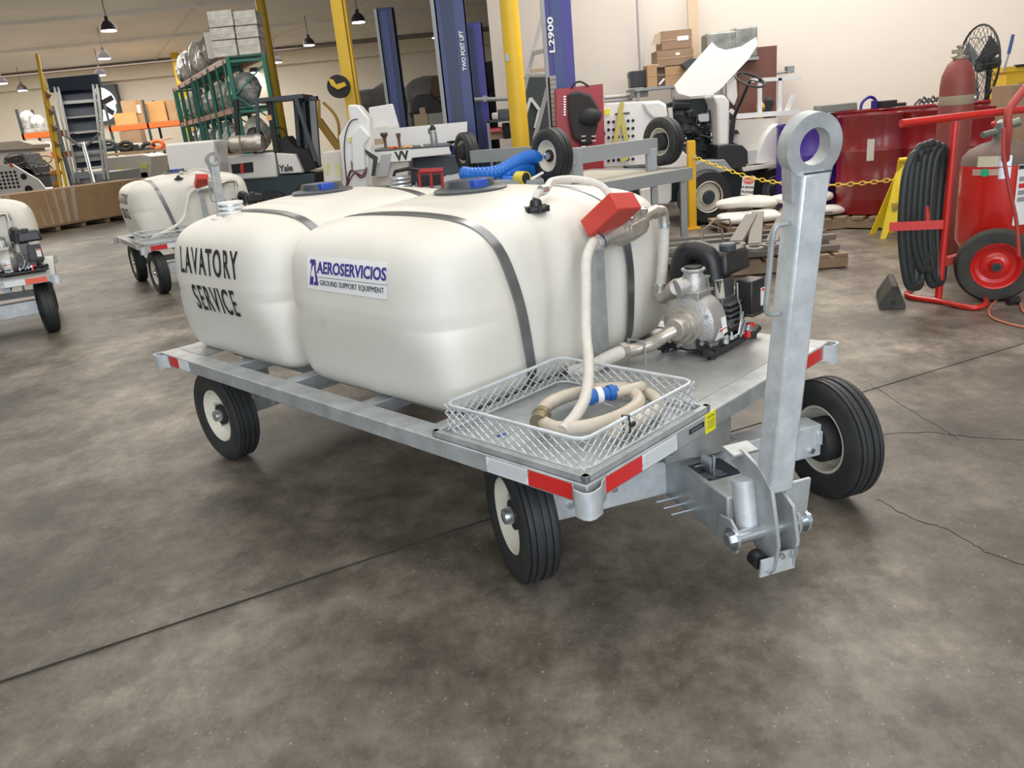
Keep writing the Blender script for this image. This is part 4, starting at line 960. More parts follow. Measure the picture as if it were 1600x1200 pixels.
# ================================================================ LEFT: CARDBOARD BOX, BELT LOADER, SHELVES
A0 = at_z(22, 362, .14); B0 = at_z(200, 333, .14); zt_ = at_y(110, 293, (A0.y+B0.y)/2).z
t = Thing('long_carton', 'very long brown cardboard box on a pallet at the left', 'box', (A0.x, A0.y, .14)); d_ = (B0-A0).normalized(); nn_ = Vector((-d_.y, d_.x, 0))
m = t.mb(); A1 = A0-d_*1.5; L_ = (B0-A0).length+2.2; m.prism([(0, 0), (L_, 0), (L_, 1.1), (0, 1.1)], zt_-.14, axes(A1, d_, nn_)); bx = t.part('box_body', m, CARD, smooth=0)
for k, (u0, u1) in enumerate(((.27, .36), (.54, .72))):
    m = t.mb()
    for q in range(5): 
        s_ = L_*(u0+(u1-u0)*q/4)*.82; pA = A1+d_*s_-nn_*.012; m.beam(pA+Vector((0, 0, .02)), pA+Vector((.05*(q-2), 0, zt_-.15)), .22/5+.05, .004, up=(0, 1, 0))
    t.part('stretch_film', m, CLEAR, bx)['kind'] = 'stuff'
m = t.mb(); a = at_y(177, 300, B0.y-.3); m.prism([(0, 0), (.42, 0), (.42, .20), (0, .20)], .006, axes(a+Vector((-.2, -.1, -.1)), d_, (0, 0, 1))); t.part('shipping_label', m, mat('grey_label', (.55, .52, .55), .6), bx)
plt = Thing('pallet', 'wooden pallet under the long cardboard box', 'pallet', (A0.x, A0.y, 0)); m = plt.mb()
for q in range(9): plt_m = plt.mb(); s_ = L_*q/8.0; P_ = A1+d_*s_; plt_m.beam(Vector((P_.x, P_.y, .06))+nn_*.02, Vector((P_.x, P_.y, .06))+nn_*1.08, .10, .10); plt.part('block_row', plt_m, WOOD)
m = plt.mb()
for o_ in (.03, .5, 1.0): m.beam(Vector((A1.x, A1.y, .125))+nn_*o_, Vector((A1.x, A1.y, .125))+nn_*o_+d_*L_, .12, .022)
plt.part('deck_board', m, WOOD)['kind'] = 'stuff'
# belt loader, raised
bl = Thing('belt_loader', 'raised grey belt loader with dark belt, seen end on at the left', 'loader', gpt(130, 22, 290))
def BT(f): return (82+(118-82)*f, 122+(288-122)*f), (150+(170-150)*f, 118+(283-118)*f), 24-3*f
def bseg(f0, f1, off, name, mt_, ins=0, th=.05):
    (a, b, Y0), (c, d, Y1) = BT(f0), BT(f1); m = bl.mb()
    a = (a[0]+ins, a[1]); b = (b[0]-ins, b[1]); c = (c[0]+ins, c[1]); d = (d[0]-ins, d[1])
    slab(m, [a, b, d, c], [Y0+off, Y0+off, Y1+off, Y1+off], th); return bl.part(name, m, mt_, smooth=0)
m = bl.mb(); vbox(m, 79, 151, 119, 141, 23.6, .12); bl.part('head_roller_box', m, mat('belt_navy', (.018, .03, .055), .55))
for i, (f0, f1) in enumerate(((.12, .22), (.24, .37), (.385, .51), (.53, .61), (.63, .73), (.755, .855))): bseg(f0, f1, .10, 'belt_section', MATS['belt_navy'], 5, .06)
for f in (.11, .22, .235, .37, .51, .61, .73, .86, .90): bseg(f, f+.015, -.02, 'cross_rung', mat('pale_grey_steel', (.26, .28, .28), .45, .3), 4, .08)
bseg(.70, .80, .02, 'gusset_plate', GREYP, 6, .03)
for s_ in (0, 1):
    for o_ in (0, 6 if s_ == 0 else -6):
        m = bl.mb(); a, c = BT(.08)[s_], BT(1)[s_]; bar(m, (a[0]+o_, a[1]), (c[0]+o_, c[1]), 23.7, 21, .055, .12); bl.part('side_rail', m, GREYP)
m = bl.mb(); pole(m, (130, 224), (147, 287), 21.9, 20.8, .05); bl.part('lift_cylinder', m, ZINC)
m = bl.mb(); bar(m, (102, 212), (127, 230), 21.9, 21.9, .05, .05); bar(m, (157, 207), (133, 230), 21.9, 21.9, .05, .05); bl.part('brace', m, MATS['pale_grey_steel'])
m = bl.mb(); vbox(m, 114, 168, 272, 292, 21.2, 2, z0=.1); bl.part('chassis', m, GREYP)
for q in (120, 162): c = gpt(q, 21.3, 300); c.z = .3; m = bl.mb(); m.cyl(c, c+Vector((0, .2, 0)), .3, 18); bl.part('tyre', m, RUBBER)
m = bl.mb(); vbox(m, 118, 142, 268, 279, 21.1, .08); bl.part('control_panel', m, GREYP)
yl = Thing('yellow_guard_rail', 'tall narrow yellow ladder-like rail left of the belt loader', 'rail', gpt(90, 21.5, 280))
for a, b in (((58, 85), (97, 300)), ((66, 118), (106, 300))): m = yl.mb(); bar(m, a, b, 22, 21, .07, .09); yl.part('side_bar', m, YELLOW)
for f in (.28, .40, .52, .64, .75): m = yl.mb(); x_ = 58+39*f; y_ = 85+215*f; bar(m, (x_, y_), (x_+9, y_+6), 22-f, 22-f, .07, .12); yl.part('rung', m, mat('rust_brown', (.30, .16, .05), .6))
# exhaust fan in the back wall
p = at_y(157, 163, 39.6); t = Thing('exhaust_fan', 'large round exhaust fan in the back wall with daylight behind it', 'fan', p); R_ = px(23, 39.6)
m = t.mb(); m.b2((p.x-R_*1.1, p.y, p.z-R_*1.1), (p.x+R_*1.1, p.y+.35, p.z+R_*1.1)); t.part('housing', m, DKGREY)
m = t.mb(); m.cyl(p, (p.x, p.y-.04, p.z), R_*.98, 36); t.part('opening', m, GLOWD)
for k in range(6):
    a = k*PI/3+.35; m = t.mb(); m.beam(p+Vector((0, -.08, 0)), p+Vector((R_*.95*math.cos(a), -.08, R_*.95*math.sin(a))), .24, .03, up=(0, 1, 0)); t.part('blade', m, BLACKM)
m = t.mb(); m.cyl(p+Vector((0, -.02, 0)), p+Vector((0, -.14, 0)), .18, 16); t.part('hub', m, BLACKM)
# back wall shelving
def shelf(x0, x1, y0, y1, Y, label, upr):
    a, b = at_y(x0, y0, Y), at_y(x1, y1, Y); z_ = (a.z+b.z)/2; t = Thing('shelf_rack', label, 'shelf', (a.x, Y, 0))
    for q in (0, 1.1):
        m = t.mb(); m.b2((a.x, Y+q, z_-.11), (b.x, Y+q+.06, z_+.09)); t.part('beam', m, ORANGE)
    m = t.mb(); m.b2((a.x, Y+.06, z_+.09), (b.x, Y+1.1, z_+.12)); t.part('deck', m, WOOD)
    for q in upr:
        for e in (0, 1.1): m = t.mb(); m.b2((q-.04, Y+e-.0, 0), (q+.04, Y+e+.08, z_+1.0)); t.part('upright', m, DGREY)
    return z_+.12
X_ = at_y(170, 201, 35).x; X2 = at_y(292, 190, 35).x
zs = shelf(170, 292, 203, 189, 35, 'orange-beam shelf on the back wall carrying cartons', [X_+.05, (X_+X2)/2, X2])
for i, (x0, x1, yt, yb, mm, lb) in enumerate(((181, 213, 176, 200, CARDO, 'bright orange-brown carton at the left end of the wall shelf'), (191, 212, 157, 178, CARD, 'tan carton on top of the bright one on the wall shelf'), (209, 224, 163, 194, CARD, 'upright tan carton with a white label on the wall shelf'),
        (222, 231, 162, 193, CARDB, 'narrow dark carton between two tan ones on the wall shelf'), (229, 257, 158, 188, CARDO, 'big square tan carton in the middle of the wall shelf'), (262, 274, 156, 186, CARD, 'tan carton behind the rack end on the wall shelf'))):
    t = Thing('carton', lb, 'box', at_y((x0+x1)/2, yb, 35.1), 'cartons on the wall shelf'); m = t.mb(); vbox(m, x0, x1, yt, yb, 35.1+.05*i, .9, z0=(zs if i != 1 else None)); t.part('box_body', m, mm, smooth=0)
    if i == 2: m = t.mb(); vbox(m, 211, 219, 164, 177, 35.17, .05); t.part('label', m, PAPER)
t = Thing('carton', 'brown carton standing just below the orange wall shelf beam', 'box', at_y(203, 215, 34.6)); m = t.mb(); vbox(m, 188, 218, 204, 216, 34.4, .5, z0=0); t.part('box_body', m, CARDB)
zs2 = shelf(34, 92, 214, 207, 33, 'orange shelf behind the belt loader with a film-wrapped engine', [at_y(36, 213, 33).x, at_y(92, 207, 33).x])
m = MB(); blob(m, 34, 56, 174, 207, 33.1, .9, 21, .10); blob(m, 50, 70, 180, 207, 33.2, .9, 22, .10); m.b2((at_y(36, 206, 33).x, 33.1, zs2), (at_y(72, 203, 33).x, 33.9, zs2+.15)); tag(m.build('wrapped_engine', FILM, smooth=0), 'silver film-wrapped engine on the left orange shelf', 'bundle')
shelf(70, 98, 244, 241, 30, 'low short orange beam behind the yellow rail', [at_y(98, 241, 30).x])
m = MB(); blob(m, 60, 92, 222, 243, 30.1, .8, 23, .12); tag(m.build('white_film_bundle', FILML, smooth=0), 'white plastic bundle on the low orange shelf', 'bundle')

# ================================================================ LEFT: PARKED EQUIPMENT
def perforated(t, par, poly_rows, Y, r, mt_=BLACKM):
    m = t.mb()
    for x, y in poly_rows:
        q = at_y(x, y, Y); m.cyl(q, (q.x, q.y-.006, q.z), r, 10)
    o = t.part('vent_holes', m, mt_, par, smooth=0); o['kind'] = 'stuff'
t = Thing('white_tug', 'white perforated side panel of a tug behind the left edge cart', 'tractor', gpt(30, 23.3, 300))
m = t.mb(); slab(m, [(-20, 258), (18, 256), (60, 281), (80, 306), (-20, 312)], 23, .05); pn = t.part('side_panel', m, WHITEG)
m = t.mb(); vbox(m, -30, 75, 300, 350, 23.05, 1.4, z0=.25); t.part('body', m, OFFW, bev=.05)
perforated(t, pn, [(x+c*6.7+r*1.6, 271+r*5.7-c*.6) for r in range(5) for c in range(5) for x in (-4,)], 22.98, .037)
perforated(t, pn, [(37, 276)], 22.98, .085); perforated(t, pn, [(45, 296)], 22.98, .11)
m = t.mb(); disc(m, 18, 258.5, 22.98, .055); t.part('red_marker', m, mat('red_marker', (.8, .15, .08), .4), pn)
for q in (0, 1): c = gpt(-10+q*75, 23.3, 320); c.z = .28; m = t.mb(); m.lathe([(.14, 0), (.27, 0), (.28, .04), (.28, .16), (.27, .2), (.14, .2)], c, (c.x, c.y+1, c.z), 20, close=True); t.part('tyre', m, RUBBER)
t = Thing('tractor_seat_unit', 'dark tractor with a steering wheel behind the white tug', 'tractor', gpt(35, 26, 290))
m = t.mb(); slab(m, [(5, 246), (35, 240), (48, 262), (58, 275), (5, 275)], 26, 1.0); vbox(m, 5, 55, 262, 300, 26, 1, z0=.3); t.part('body', m, BLACKM, bev=.04)
for cx_, cy_, r_ in ((25, 248, .36), (68, 250, .26), (51, 259, .2)):
    c = at_y(cx_, cy_, 25.6); m = t.mb(); m.tube([c+Vector((r_*math.cos(a), .05*math.sin(a), .45*r_*math.sin(a))) for a in [i*PI/8 for i in range(16)]], .014, 6, closed=True); m.cyl(c, (c.x, c.y+.5, c.z-.35), .02, 6); t.part('steering_wheel', m, BLACK)
for k in range(2): c = gpt(15+k*35, 26.2, 300); c.z = .33; m = t.mb(); m.cyl(c, c+Vector((0, .25, 0)), .33, 20); t.part('tyre', m, RUBBER)
t = Thing('grey_machine', 'grey flat-topped machine with a brown lid at the far left', 'machine', gpt(25, 29, 260))
m = t.mb(); vbox(m, -20, 48, 229, 262, 28.6, .9, z0=.1); t.part('body', m, mat('mauve_grey', (.30, .27, .26), .6)); m = t.mb(); slab(m, [(-20, 224), (30, 220), (52, 226), (52, 232), (-20, 236)], 28.5, 1.1); t.part('lid', m, mat('taupe', (.20, .17, .14), .6)); m = t.mb(); vbox(m, 49, 60, 238, 262, 28.6, .9, z0=.1); t.part('side_box', m, WOODP)
t = Thing('orange_pump_unit', 'small orange two-lobed unit left of the belt loader foot', 'pump', gpt(88, 22.4, 290))
m = t.mb(); blob(m, 79, 96, 264, 276, 22.4, .3, 31, .05); t.part('upper_body', m, mat('orange_machine', (.62, .28, .04), .45)); m = t.mb(); blob(m, 82, 97, 281, 293, 22.4, .3, 32, .05); t.part('lower_body', m, MATS['orange_machine']); m = t.mb(); vbox(m, 84, 92, 274, 320, 22.45, .2, z0=0); t.part('stand', m, GREYP)
t = Thing('white_dolly', 'low white box-bodied unit with yellow patches behind the single-tank cart', 'vehicle', gpt(205, 24, 290))
m = t.mb(); slab(m, [(166, 246), (222, 241), (236, 244), (237, 278), (166, 284)], 24, 1.3); vbox(m, 166, 236, 270, 330, 24, 1.3, z0=.2); t.part('body', m, OFFW, bev=.03)
m = t.mb(); slab(m, [(184, 262), (192, 261), (191, 273), (185, 274)], 23.97, .03); t.part('yellow_patch', m, mat('lime_patch', (.72, .72, .18), .5)); m = t.mb(); slab(m, [(219, 256), (231, 255), (230, 263), (222, 264)], 23.97, .03); t.part('yellow_patch', m, MATS['lime_patch'])
for k in range(2): c = gpt(175+k*50, 24.1, 300); c.z = .25; m = t.mb(); m.cyl(c, c+Vector((0, .2, 0)), .25, 18); t.part('tyre', m, RUBBER)
t = Thing('white_tractor_body', 'plain white vehicle body left of the forklift counterweight', 'vehicle', gpt(295, 14.6, 290))
m = t.mb(); slab(m, [(257, 225), (334, 218.5), (337, 290), (268, 296)], 14.5, .8); t.part('body', m, WHITEG, bev=.04); m = t.mb(); slab(m, [(305, 232), (338, 229), (340, 246), (303, 249)], 14.57, .04); t.part('panel', m, OFFW)
m = t.mb(); vbox(m, 266, 336, 290, 330, 14.7, 1.2, z0=.15); t.part('chassis', m, DGREY)
for k in range(2): c = gpt(280+k*45, 14.65, 300); c.z = .28; m = t.mb(); m.cyl(c, c+Vector((0, .2, 0)), .28, 18); t.part('tyre', m, RUBBER)
t = Thing('engine_bench', 'cluttered bench of engine parts behind the white dolly', 'bench', gpt(215, 28, 260))
m = t.mb(); vbox(m, 163, 262, 236, 240, 28, 1.2); t.part('bench_top', m, WOOD)
for q in (168, 256): m = t.mb(); vbox(m, q-2, q+2, 238, 300, 28.2, .1, z0=0); t.part('leg', m, GREYP)
for i, (x, y, w_, h_, mm) in enumerate(((170, 228, 18, 15, DKGREY), (197, 230, 20, 14, BLACKM), (232, 232, 12, 10, BLACKM), (246, 228, 12, 8, ORANGE))):
    m = MB(); r = random.Random(i); vbox(m, x-w_/2, x+w_/2, y-h_/2+4, 237, 28.2, .5)
    m.tube([at_y(x, y-2, 28.1)+Vector((.20*math.cos(a), 0, .12*math.sin(a))) for a in [k*PI/6 for k in range(12)]], .07, 6, closed=True)
    tag(m.build('engine_part', mm), ('dark engine block at the left of the clutter bench', 'black motor with a hoop on the clutter bench', 'small black gearbox on the clutter bench', 'orange part at the right of the clutter bench')[i], 'engine part')
m = MB(); a = at_y(205, 230, 28.9); b = at_y(232, 229, 28.9); m.cyl(a, b, .13, 14); tag(m.build('grey_tube', GREYP), 'grey tube lying above the clutter bench', 'tube')
m = MB(); pole(m, (235, 222), (268, 215), 28.4, 28.6, .03, 8); tag(m.build('pole', WOODP), 'thin pole leaning over the clutter bench toward the rack', 'pole')

# ================================================================ CENTRE: WHITE MACHINE, BED, TOOLS
YM = 8.6
t = Thing('white_machine', 'tall white angular machine with a black cable, left of the truck bed', 'machine', gpt(555, YM, 280))
m = t.mb(); slab(m, [(543, 164), (558, 163), (576, 185), (579, 235), (574, 296), (540, 300), (533, 250), (529, 213), (546, 186)], YM, .35); b_ = t.part('housing', m, WHITEG, bev=.02)
m = t.mb(); slab(m, [(549, 210), (563, 196), (578, 214), (569, 226), (571, 265), (551, 268)], YM-.05, .06); t.part('raised_panel', m, WHITE, b_, bev=.012)
m = t.mb(); m.tube(curve_pts([at_y(559, 186, YM-.02), at_y(548, 190, YM-.02), at_y(540, 210, YM-.02), at_y(538, 240, YM-.02), at_y(542, 285, YM-.02)], 5), .006, 6); t.part('cable', m, BLACK)
m = t.mb(); vbox(m, 544, 549, 215, 222, YM-.02, .02); t.part('yellow_sticker', m, MATS['lime_patch'], b_)
m = t.mb(); slab(m, [(548, 251), (551, 258), (551, 268), (549, 262)], YM-.03, .03); t.part('slot', m, TARPB, b_)
m = t.mb(); slab(m, [(503, 238), (531, 235), (535, 285), (506, 287)], YM+.3, .4); s_ = t.part('side_box', m, OFFW, bev=.015)
for a in ([(509, 256), (512, 255), (511, 274), (509, 268)], [(524, 255), (528, 258), (533, 274), (530, 274)]): m = t.mb(); slab(m, a, YM+.27, .03); t.part('yellow_mark', m, MATS['lime_patch'], s_)
m = t.mb(); vbox(m, 508, 574, 284, 330, YM+.1, .5, z0=0); t.part('pedestal', m, OFFW)
m = t.mb(); r = random.Random(5)
for k in range(4): m.tube(curve_pts([at_y(540+r.uniform(-2, 2), 295, YM-.1), at_y(552+r.uniform(-4, 4), 268+r.uniform(-4, 4), YM-.12), at_y(566+r.uniform(-3, 3), 274+r.uniform(-5, 5), YM-.1), at_y(573, 262, YM)], 5), .008, 6)
t.part('wire_loom', m, mat('maroon_wire', (.12, .04, .05), .5))['kind'] = 'stuff'
m = t.mb(); slab(m, [(570, 233), (590, 246), (586, 275), (580, 275), (583, 250), (572, 240)], YM-.02, .03); t.part('black_arm', m, BLACK)
YB = 9.2
bed = Thing('truck_bed', 'long white truck bed with tools lying on it, behind the tanks', 'vehicle', gpt(650, YB, 280))
m = bed.mb(); slab(m, [(575, 238), (700, 229), (706, 241), (644, 247), (642, 252), (580, 256)], YB, .08); b_ = bed.part('side_board', m, WHITE, bev=.01)
m = bed.mb(); slab(m, [(575, 236), (700, 227), (700, 229), (575, 238)], YB, 1.4); bed.part('bed_floor', m, DKGREY)
m = bed.mb(); slab(m, [(575, 205), (620, 200), (730, 190), (730, 226), (575, 236)], YB+1.4, .05); bed.part('far_board', m, WHITEG)
m = bed.mb(); slab(m, [(576, 168), (613, 162), (624, 200), (579, 206)], YB+1.5, .08); hp_ = bed.part('head_panel', m, WHITEG, bev=.01); m = bed.mb(); vbox(m, 590, 604, 197, 203, YB+1.47, .03); bed.part('slot', m, OFFW, hp_)
m = bed.mb(); slab(m, [(583, 252), (640, 248), (636, 290), (580, 293)], YB+.05, .5); bed.part('fender_box', m, OFFW, bev=.02); vb = bed.mb(); slab(vb, [(596, 242), (612, 240), (606, 275), (588, 277)], YB-.02, .06); bed.part('grey_cover', vb, mat('grey_poly', (.45, .47, .48), .4))
m = bed.mb(); slab(m, [(640, 248), (730, 242), (730, 290), (636, 296)], YB+.6, .3); bed.part('chassis', m, mat('steel_blue_grey', (.10, .13, .15), .5)); m = bed.mb(); vbox(m, 590, 720, 288, 340, YB+.2, .8, z0=0.1); bed.part('underframe', m, DGREY)
sgn = bed.mb(); slab(sgn, [(612, 236), (640, 233), (642, 251), (610, 253)], YB-.02, .02); s_ = bed.part('white_plate', sgn, PAPER); tm = text_mb('VV', .13, .9, .002, Matrix.Translation(-bed.loc) @ axes(at_y(628, 244, YB-.025), (1, 0, .02), (0, 0, 1)), bold=.006); tm.build('mark', INK, s_, smooth=0)
for k in range(2): c = gpt(600+k*110, YB+.2, 300); c.z = .3; m = bed.mb(); m.cyl(c, c+Vector((0, .2, 0)), .3, 20); bed.part('tyre', m, RUBBER)
p = at_y(679, 228, YB+.15); t = Thing('thermos_bottle', 'grey metal bottle with black lid standing on the truck bed', 'bottle', p); m = t.mb(); m.lathe([(.040, 0), (.042, .01), (.040, .15), (.034, .17)], p, None, 18); t.part('bottle_body', m, mat('bottle_grey', (.35, .36, .37), .3, .5)); m = t.mb(); m.lathe([(.034, .17), (.034, .20), (.02, .21), (.02, .225)], p, None, 14); m.box(p.x-.045, p.y, p.z+.16, .015, .02, .06); t.part('lid', m, BLACK)
for i, (x, y0, w_) in enumerate(((603, 207, .045), (625, 208, .028))):
    p = at_y(x, 232, YB+.2); zt_ = at_y(x-2, y0, YB+.2).z; t = Thing('post_fitting', ('flared rusty bronze fitting standing on the truck bed', 'slim bronze fitting with a round head on the truck bed')[i], 'fitting', p); m = t.mb(); m.lathe([(.025, 0), (.016, .02), (.016, (zt_-p.z)*.6), (w_, zt_-p.z-.02), (w_*.9, zt_-p.z)], p, None, 14); t.part('stem', m, mat('rusty_bronze', (.14, .09, .06), .5, .4))
for i, (x, y, mm, lb) in enumerate(((615, 231, ORANGE, 'orange scrap of wire on the truck bed'), (635, 230, CARDO, 'tan rag on the truck bed next to the orange scrap'), (652, 228, FILM, 'clear plastic bag on the truck bed'), (590, 219, WOODP, 'small wooden crate on the truck bed near the head panel'), (706, 222, BLACKM, 'black tool at the right end of the truck bed'))):
    m = MB(); p = at_y(x, y, YB+.3)
    if i == 3: vbox(m, 580, 600, 217, 226, YB+.8, .2)
    else: m.ico((p.x, p.y, p.z), .06, 1, .3, (1.2, .8, .35), random.Random(i))
    tag(m.build(('wire_scrap', 'rag', 'plastic_bag', 'wooden_crate', 'tool')[i], mm), lb, ('scrap', 'rag', 'bag', 'crate', 'tool')[i])
p = gpt(662, 6.2, 290); t = Thing('portable_generator', 'small red-framed black generator with a handle behind the tanks', 'generator', p); zt_ = at_y(665, 268, 6.2).z
for Y, y0 in ((6.2, 269), (6.5, 266)):
    m = t.mb()
    for x in (655, 673, 690): pole(m, (x, y0), (x+2, 298), Y, Y, .012, 6)
    pole(m, (653, y0), (692, y0-2), Y, Y, .014, 6); t.part('red_frame', m, TOOLR)
m = t.mb(); vbox(m, 652, 690, 271, 295, 6.28, .2); t.part('engine', m, BLACKM, bev=.02); m = t.mb(); m.tube([at_y(615, 276, 6.2), at_y(617, 268, 6.2), at_y(640, 263, 6.2), at_y(655, 266, 6.2)], .014, 8); t.part('handle', m, BLACK); m = t.mb(); vbox(m, 650, 692, 292, 330, 6.2, .35, z0=0); t.part('stand', m, GREYP)

# ================================================================ CHASSIS ON THE STEEL TABLE, BLUE HOSES
tb = Thing('steel_table', 'galvanised steel work table behind the tanks carrying the axle frame', 'table', gpt(960, 7.4, 300))
D0 = at_y(700, 283, 7.6); D1 = at_y(905, 290, 6.8); D2 = at_y(1062, 265, 7.7); zt_ = .86
P0 = Vector((D1.x-.1, 6.85, zt_)); P1 = Vector((at_y(1072, 262, 7.75).x, 7.75, zt_)); u_ = (P1-P0).normalized(); v_ = Vector((-u_.y, u_.x, 0))
Mq = axes(P0-u_*1.1, u_, v_); Lq = (P1-P0).length+1.1
m = tb.mb(); m.prism([(0, .0), (Lq, .0), (Lq, 1.3), (0, 1.3)], .012, Mq, h0=0); tb.part('table_top', m, mat('dusty_top', (.40, .37, .31), .6, col2=(.46, .43, .37), scale=4))
for a, b, c_, d_ in ((0, -.04, Lq, 0), (0, 1.3, Lq, 1.34), (Lq, -.04, Lq+.05, 1.34), (-.05, -.04, 0, 1.34)): m = tb.mb(); m.prism([(a, b), (c_, b), (c_, d_), (a, d_)], .02, Mq, h0=-.09); tb.part('edge_beam', m, GREYP)
for a, b in ((Lq-.05, .0), (Lq-.45, .0), (Lq-.05, 1.25), (.1, 1.25), (.1, .0)): m = tb.mb(); q = Mq @ Vector((a, b, 0)); m.b2((q.x-.03, q.y-.03, 0), (q.x+.03, q.y+.03, zt_-.07)); tb.part('leg', m, GREYP)
m = tb.mb(); q = Mq @ Vector((Lq*.44, -.045, -.03)); m.prism([(0, 0), (.06, 0), (.06, .075), (0, .075)], .006, axes(q+Vector((0, 0, -.04)), u_, (0, 0, 1))); tb.part('yellow_label', m, YELLAB); m = tb.mb(); m.prism([(.09, .03), (.15, .03), (.15, .042), (.09, .042)], .006, axes(q+Vector((0, 0, -.02)), u_, (0, 0, 1))); tb.part('black_label', m, INK)
ch = Thing('axle_frame', 'upturned grey axle frame with three cream-rimmed wheels on the table', 'chassis', at_y(960, 285, 7.2))
def wh_at(x, y, Y, R_, yaw, fc):
    c = at_y(x, y, Y); wheel(ch.o, Matrix.Translation(c-ch.loc) @ Matrix.Rotation(yaw, 4, 'Z'), R=R_, w=.14, face=fc, hi=False, rimr=.56)
wh_at(862, 243, 7.1, .232, math.radians(33), -1); wh_at(1036, 221, 8.15, .232, math.radians(33), 1); wh_at(729, 237, 9.2, .21, math.radians(25), 1)
m = ch.mb(); bar(m, (872, 248), (1022, 227), 7.2, 8.0, .09, .135); ch.part('axle_beam', m, mat('matt_grey_axle', (.34, .36, .38), .5))
m = ch.mb(); bar(m, (738, 245), (842, 238), 9.0, 8.6, .09, .13); ch.part('rear_axle_beam', m, GREYP)
for x, y0, Y in ((900, 283, 7.33), (1017, 268, 7.95)): m = ch.mb(); P_ = at_y(x, 240, Y); m.b2((P_.x-.05, Y-.05, zt_+.01), (P_.x+.05, Y+.05, P_.z+.05)); ch.part('post', m, MATS['matt_grey_axle'], bev=.01)
m = ch.mb(); bar(m, (655, 292), (790, 262), 7.6, 8.6, .08, .08); ch.part('frame_rail', m, GREYP)
m = MB(); m.prism([(0, 0), (.55, 0), (.55, .11), (0, .11)], .10, Mq @ Matrix.Translation((Lq*.42, .55, 0)), h0=.012); tag(m.build('timber_block', WOOD), 'weathered timber block lying on the steel table', 'timber')
def corr(pts, r, name, label):
    P = curve_pts(pts, 12); t = Thing(name, label, 'hose', P[0]); m = MB(Matrix.Translation(-t.loc)); m.tube(P, r, 14, rfun=lambda i: r*(1 if i % 2 else .88)); o = t.part('hose_body', m, BLUEH, smooth=20); return t
h1 = corr([at_y(x, y, Y) for x, y, Y in ((723, 271, 6.9), (740, 272, 6.85), (775, 269, 6.9), (800, 257, 7.0), (820, 247, 7.1), (838, 246, 7.2), (845, 262, 7.3))], .058, 'blue_hose', 'bright blue corrugated hose lying in a wave behind the tanks')
h2 = corr([at_y(x, y, Y) for x, y, Y in ((840, 275, 7.3), (828, 262, 7.2), (812, 262, 7.05), (795, 272, 6.95), (790, 281, 6.9), (800, 284, 6.85), (812, 280, 6.8))], .046, 'blue_hose', 'blue corrugated hose ending in a yellow cuff')
a = at_y(808, 278, 6.78); b = a+Vector((.085, -.10, -.006)); m = h2.mb(); m.lathe([(.050, 0), (.056, .01), (.056, .11), (.046, .11), (.042, .03)], a, b, 24); h2.part('yellow_cuff', m, mat('yellow_cuff', (.75, .62, .05), .4))
m = h2.mb(); m.cyl(a+(b-a)*.2, a+(b-a)*.82, .045, 20); h2.part('dark_bore', m, BLACKM)
m = MB(); pole(m, (818, 287), (848, 270), 6.7, 6.9, .012, 8); tag(m.build('white_rod', PAPER), 'short white rod lying under the axle frame wheel', 'rod')
wbt = Thing('support_trestle', 'low grey trestle under the blue hoses', 'trestle', gpt(780, 7.0, 290)); m = wbt.mb(); slab(m, [(690, 285), (850, 281), (850, 287), (690, 292)], 6.7, .9); wbt.part('trestle_top', m, GREYP)
for x in (700, 840): m = wbt.mb(); vbox(m, x-5, x+5, 288, 330, 7.25, .08, z0=.873, z1=at_y(770, 287, 6.7).z); wbt.part('leg', m, GREYP)

# ================================================================ RED TOOL PANEL, LADDER, CABINET
tc = Thing('tool_cabinet', 'red steel tool cabinet back panel hung with black bags, behind the axle frame', 'tool cabinet', gpt(905, 9.8, 230))
m = tc.mb(); slab(m, [(869, 139), (942, 131), (945, 226), (896, 236), (872, 236)], 9.8, .30); vbox(m, 874, 942, 225, 300, 9.85, .25, z0=0); rp = tc.part('red_panel', m, TOOLR)
r = random.Random(3); m = tc.mb(); slab(m, [(888, 146), (905, 142), (924, 148), (936, 170), (934, 200), (926, 225), (912, 228), (896, 216), (890, 190)], 9.66, .14); tc.part('black_bag', m, mat('charcoal_bag', (.035, .03, .03), .8), bev=.03)
m = tc.mb(); blob(m, 906, 940, 170, 196, 9.55, .2, 41, .1); tc.part('black_pouch', m, BLACKM)
m = tc.mb(); m.tube(curve_pts([at_y(893, 138, 9.75), at_y(898, 130, 9.75), at_y(908, 128, 9.75), at_y(920, 135, 9.75)], 5), .012, 6); tc.part('bag_loop', m, BLACKM)
for y in (212, 219, 228): 
    for x in (912, 928): m = tc.mb(); vbox(m, x-3, x+3, y, y+1.5, 9.60, .02); tc.part('bright_clip', m, PAPER)
m = tc.mb()
for k in range(8): vbox(m, 881, 884, 150+k*4, 152+k*4, 9.78, .03)
tc.part('socket_row', m, ZINC)['kind'] = 'stuff'
stp = Thing('measuring_board', 'narrow grey stepped board beside the red tool panel', 'board', gpt(866, 10.3, 230)); 
for k in range(11): m = stp.mb(); vbox(m, 859.5+k*.45, 868+k*.45, 118+k*7.2, 124.4+k*7.2, 10.3, .06); stp.part('step', m, mat('grey_step', (.36, .34, .32), .6))
m = stp.mb(); vbox(m, 861, 871, 120, 260, 10.37, .03, z0=0); stp.part('backing', m, BLACKM)
ld = Thing('ladder', 'pale folding ladder between the yellow column and the lift post', 'ladder', gpt(845, 11.9, 230))
for a, b, Y in (((900, -20), (860, 75), 11.7), ((852, 5), (812, 170), 12.3), ((861, 118), (835, 218), 11.9), ((812, 170), (806, 235), 12.3)): m = ld.mb(); bar(m, a, b, Y, Y, .13, .05); ld.part('side_rail', m, LADDER)
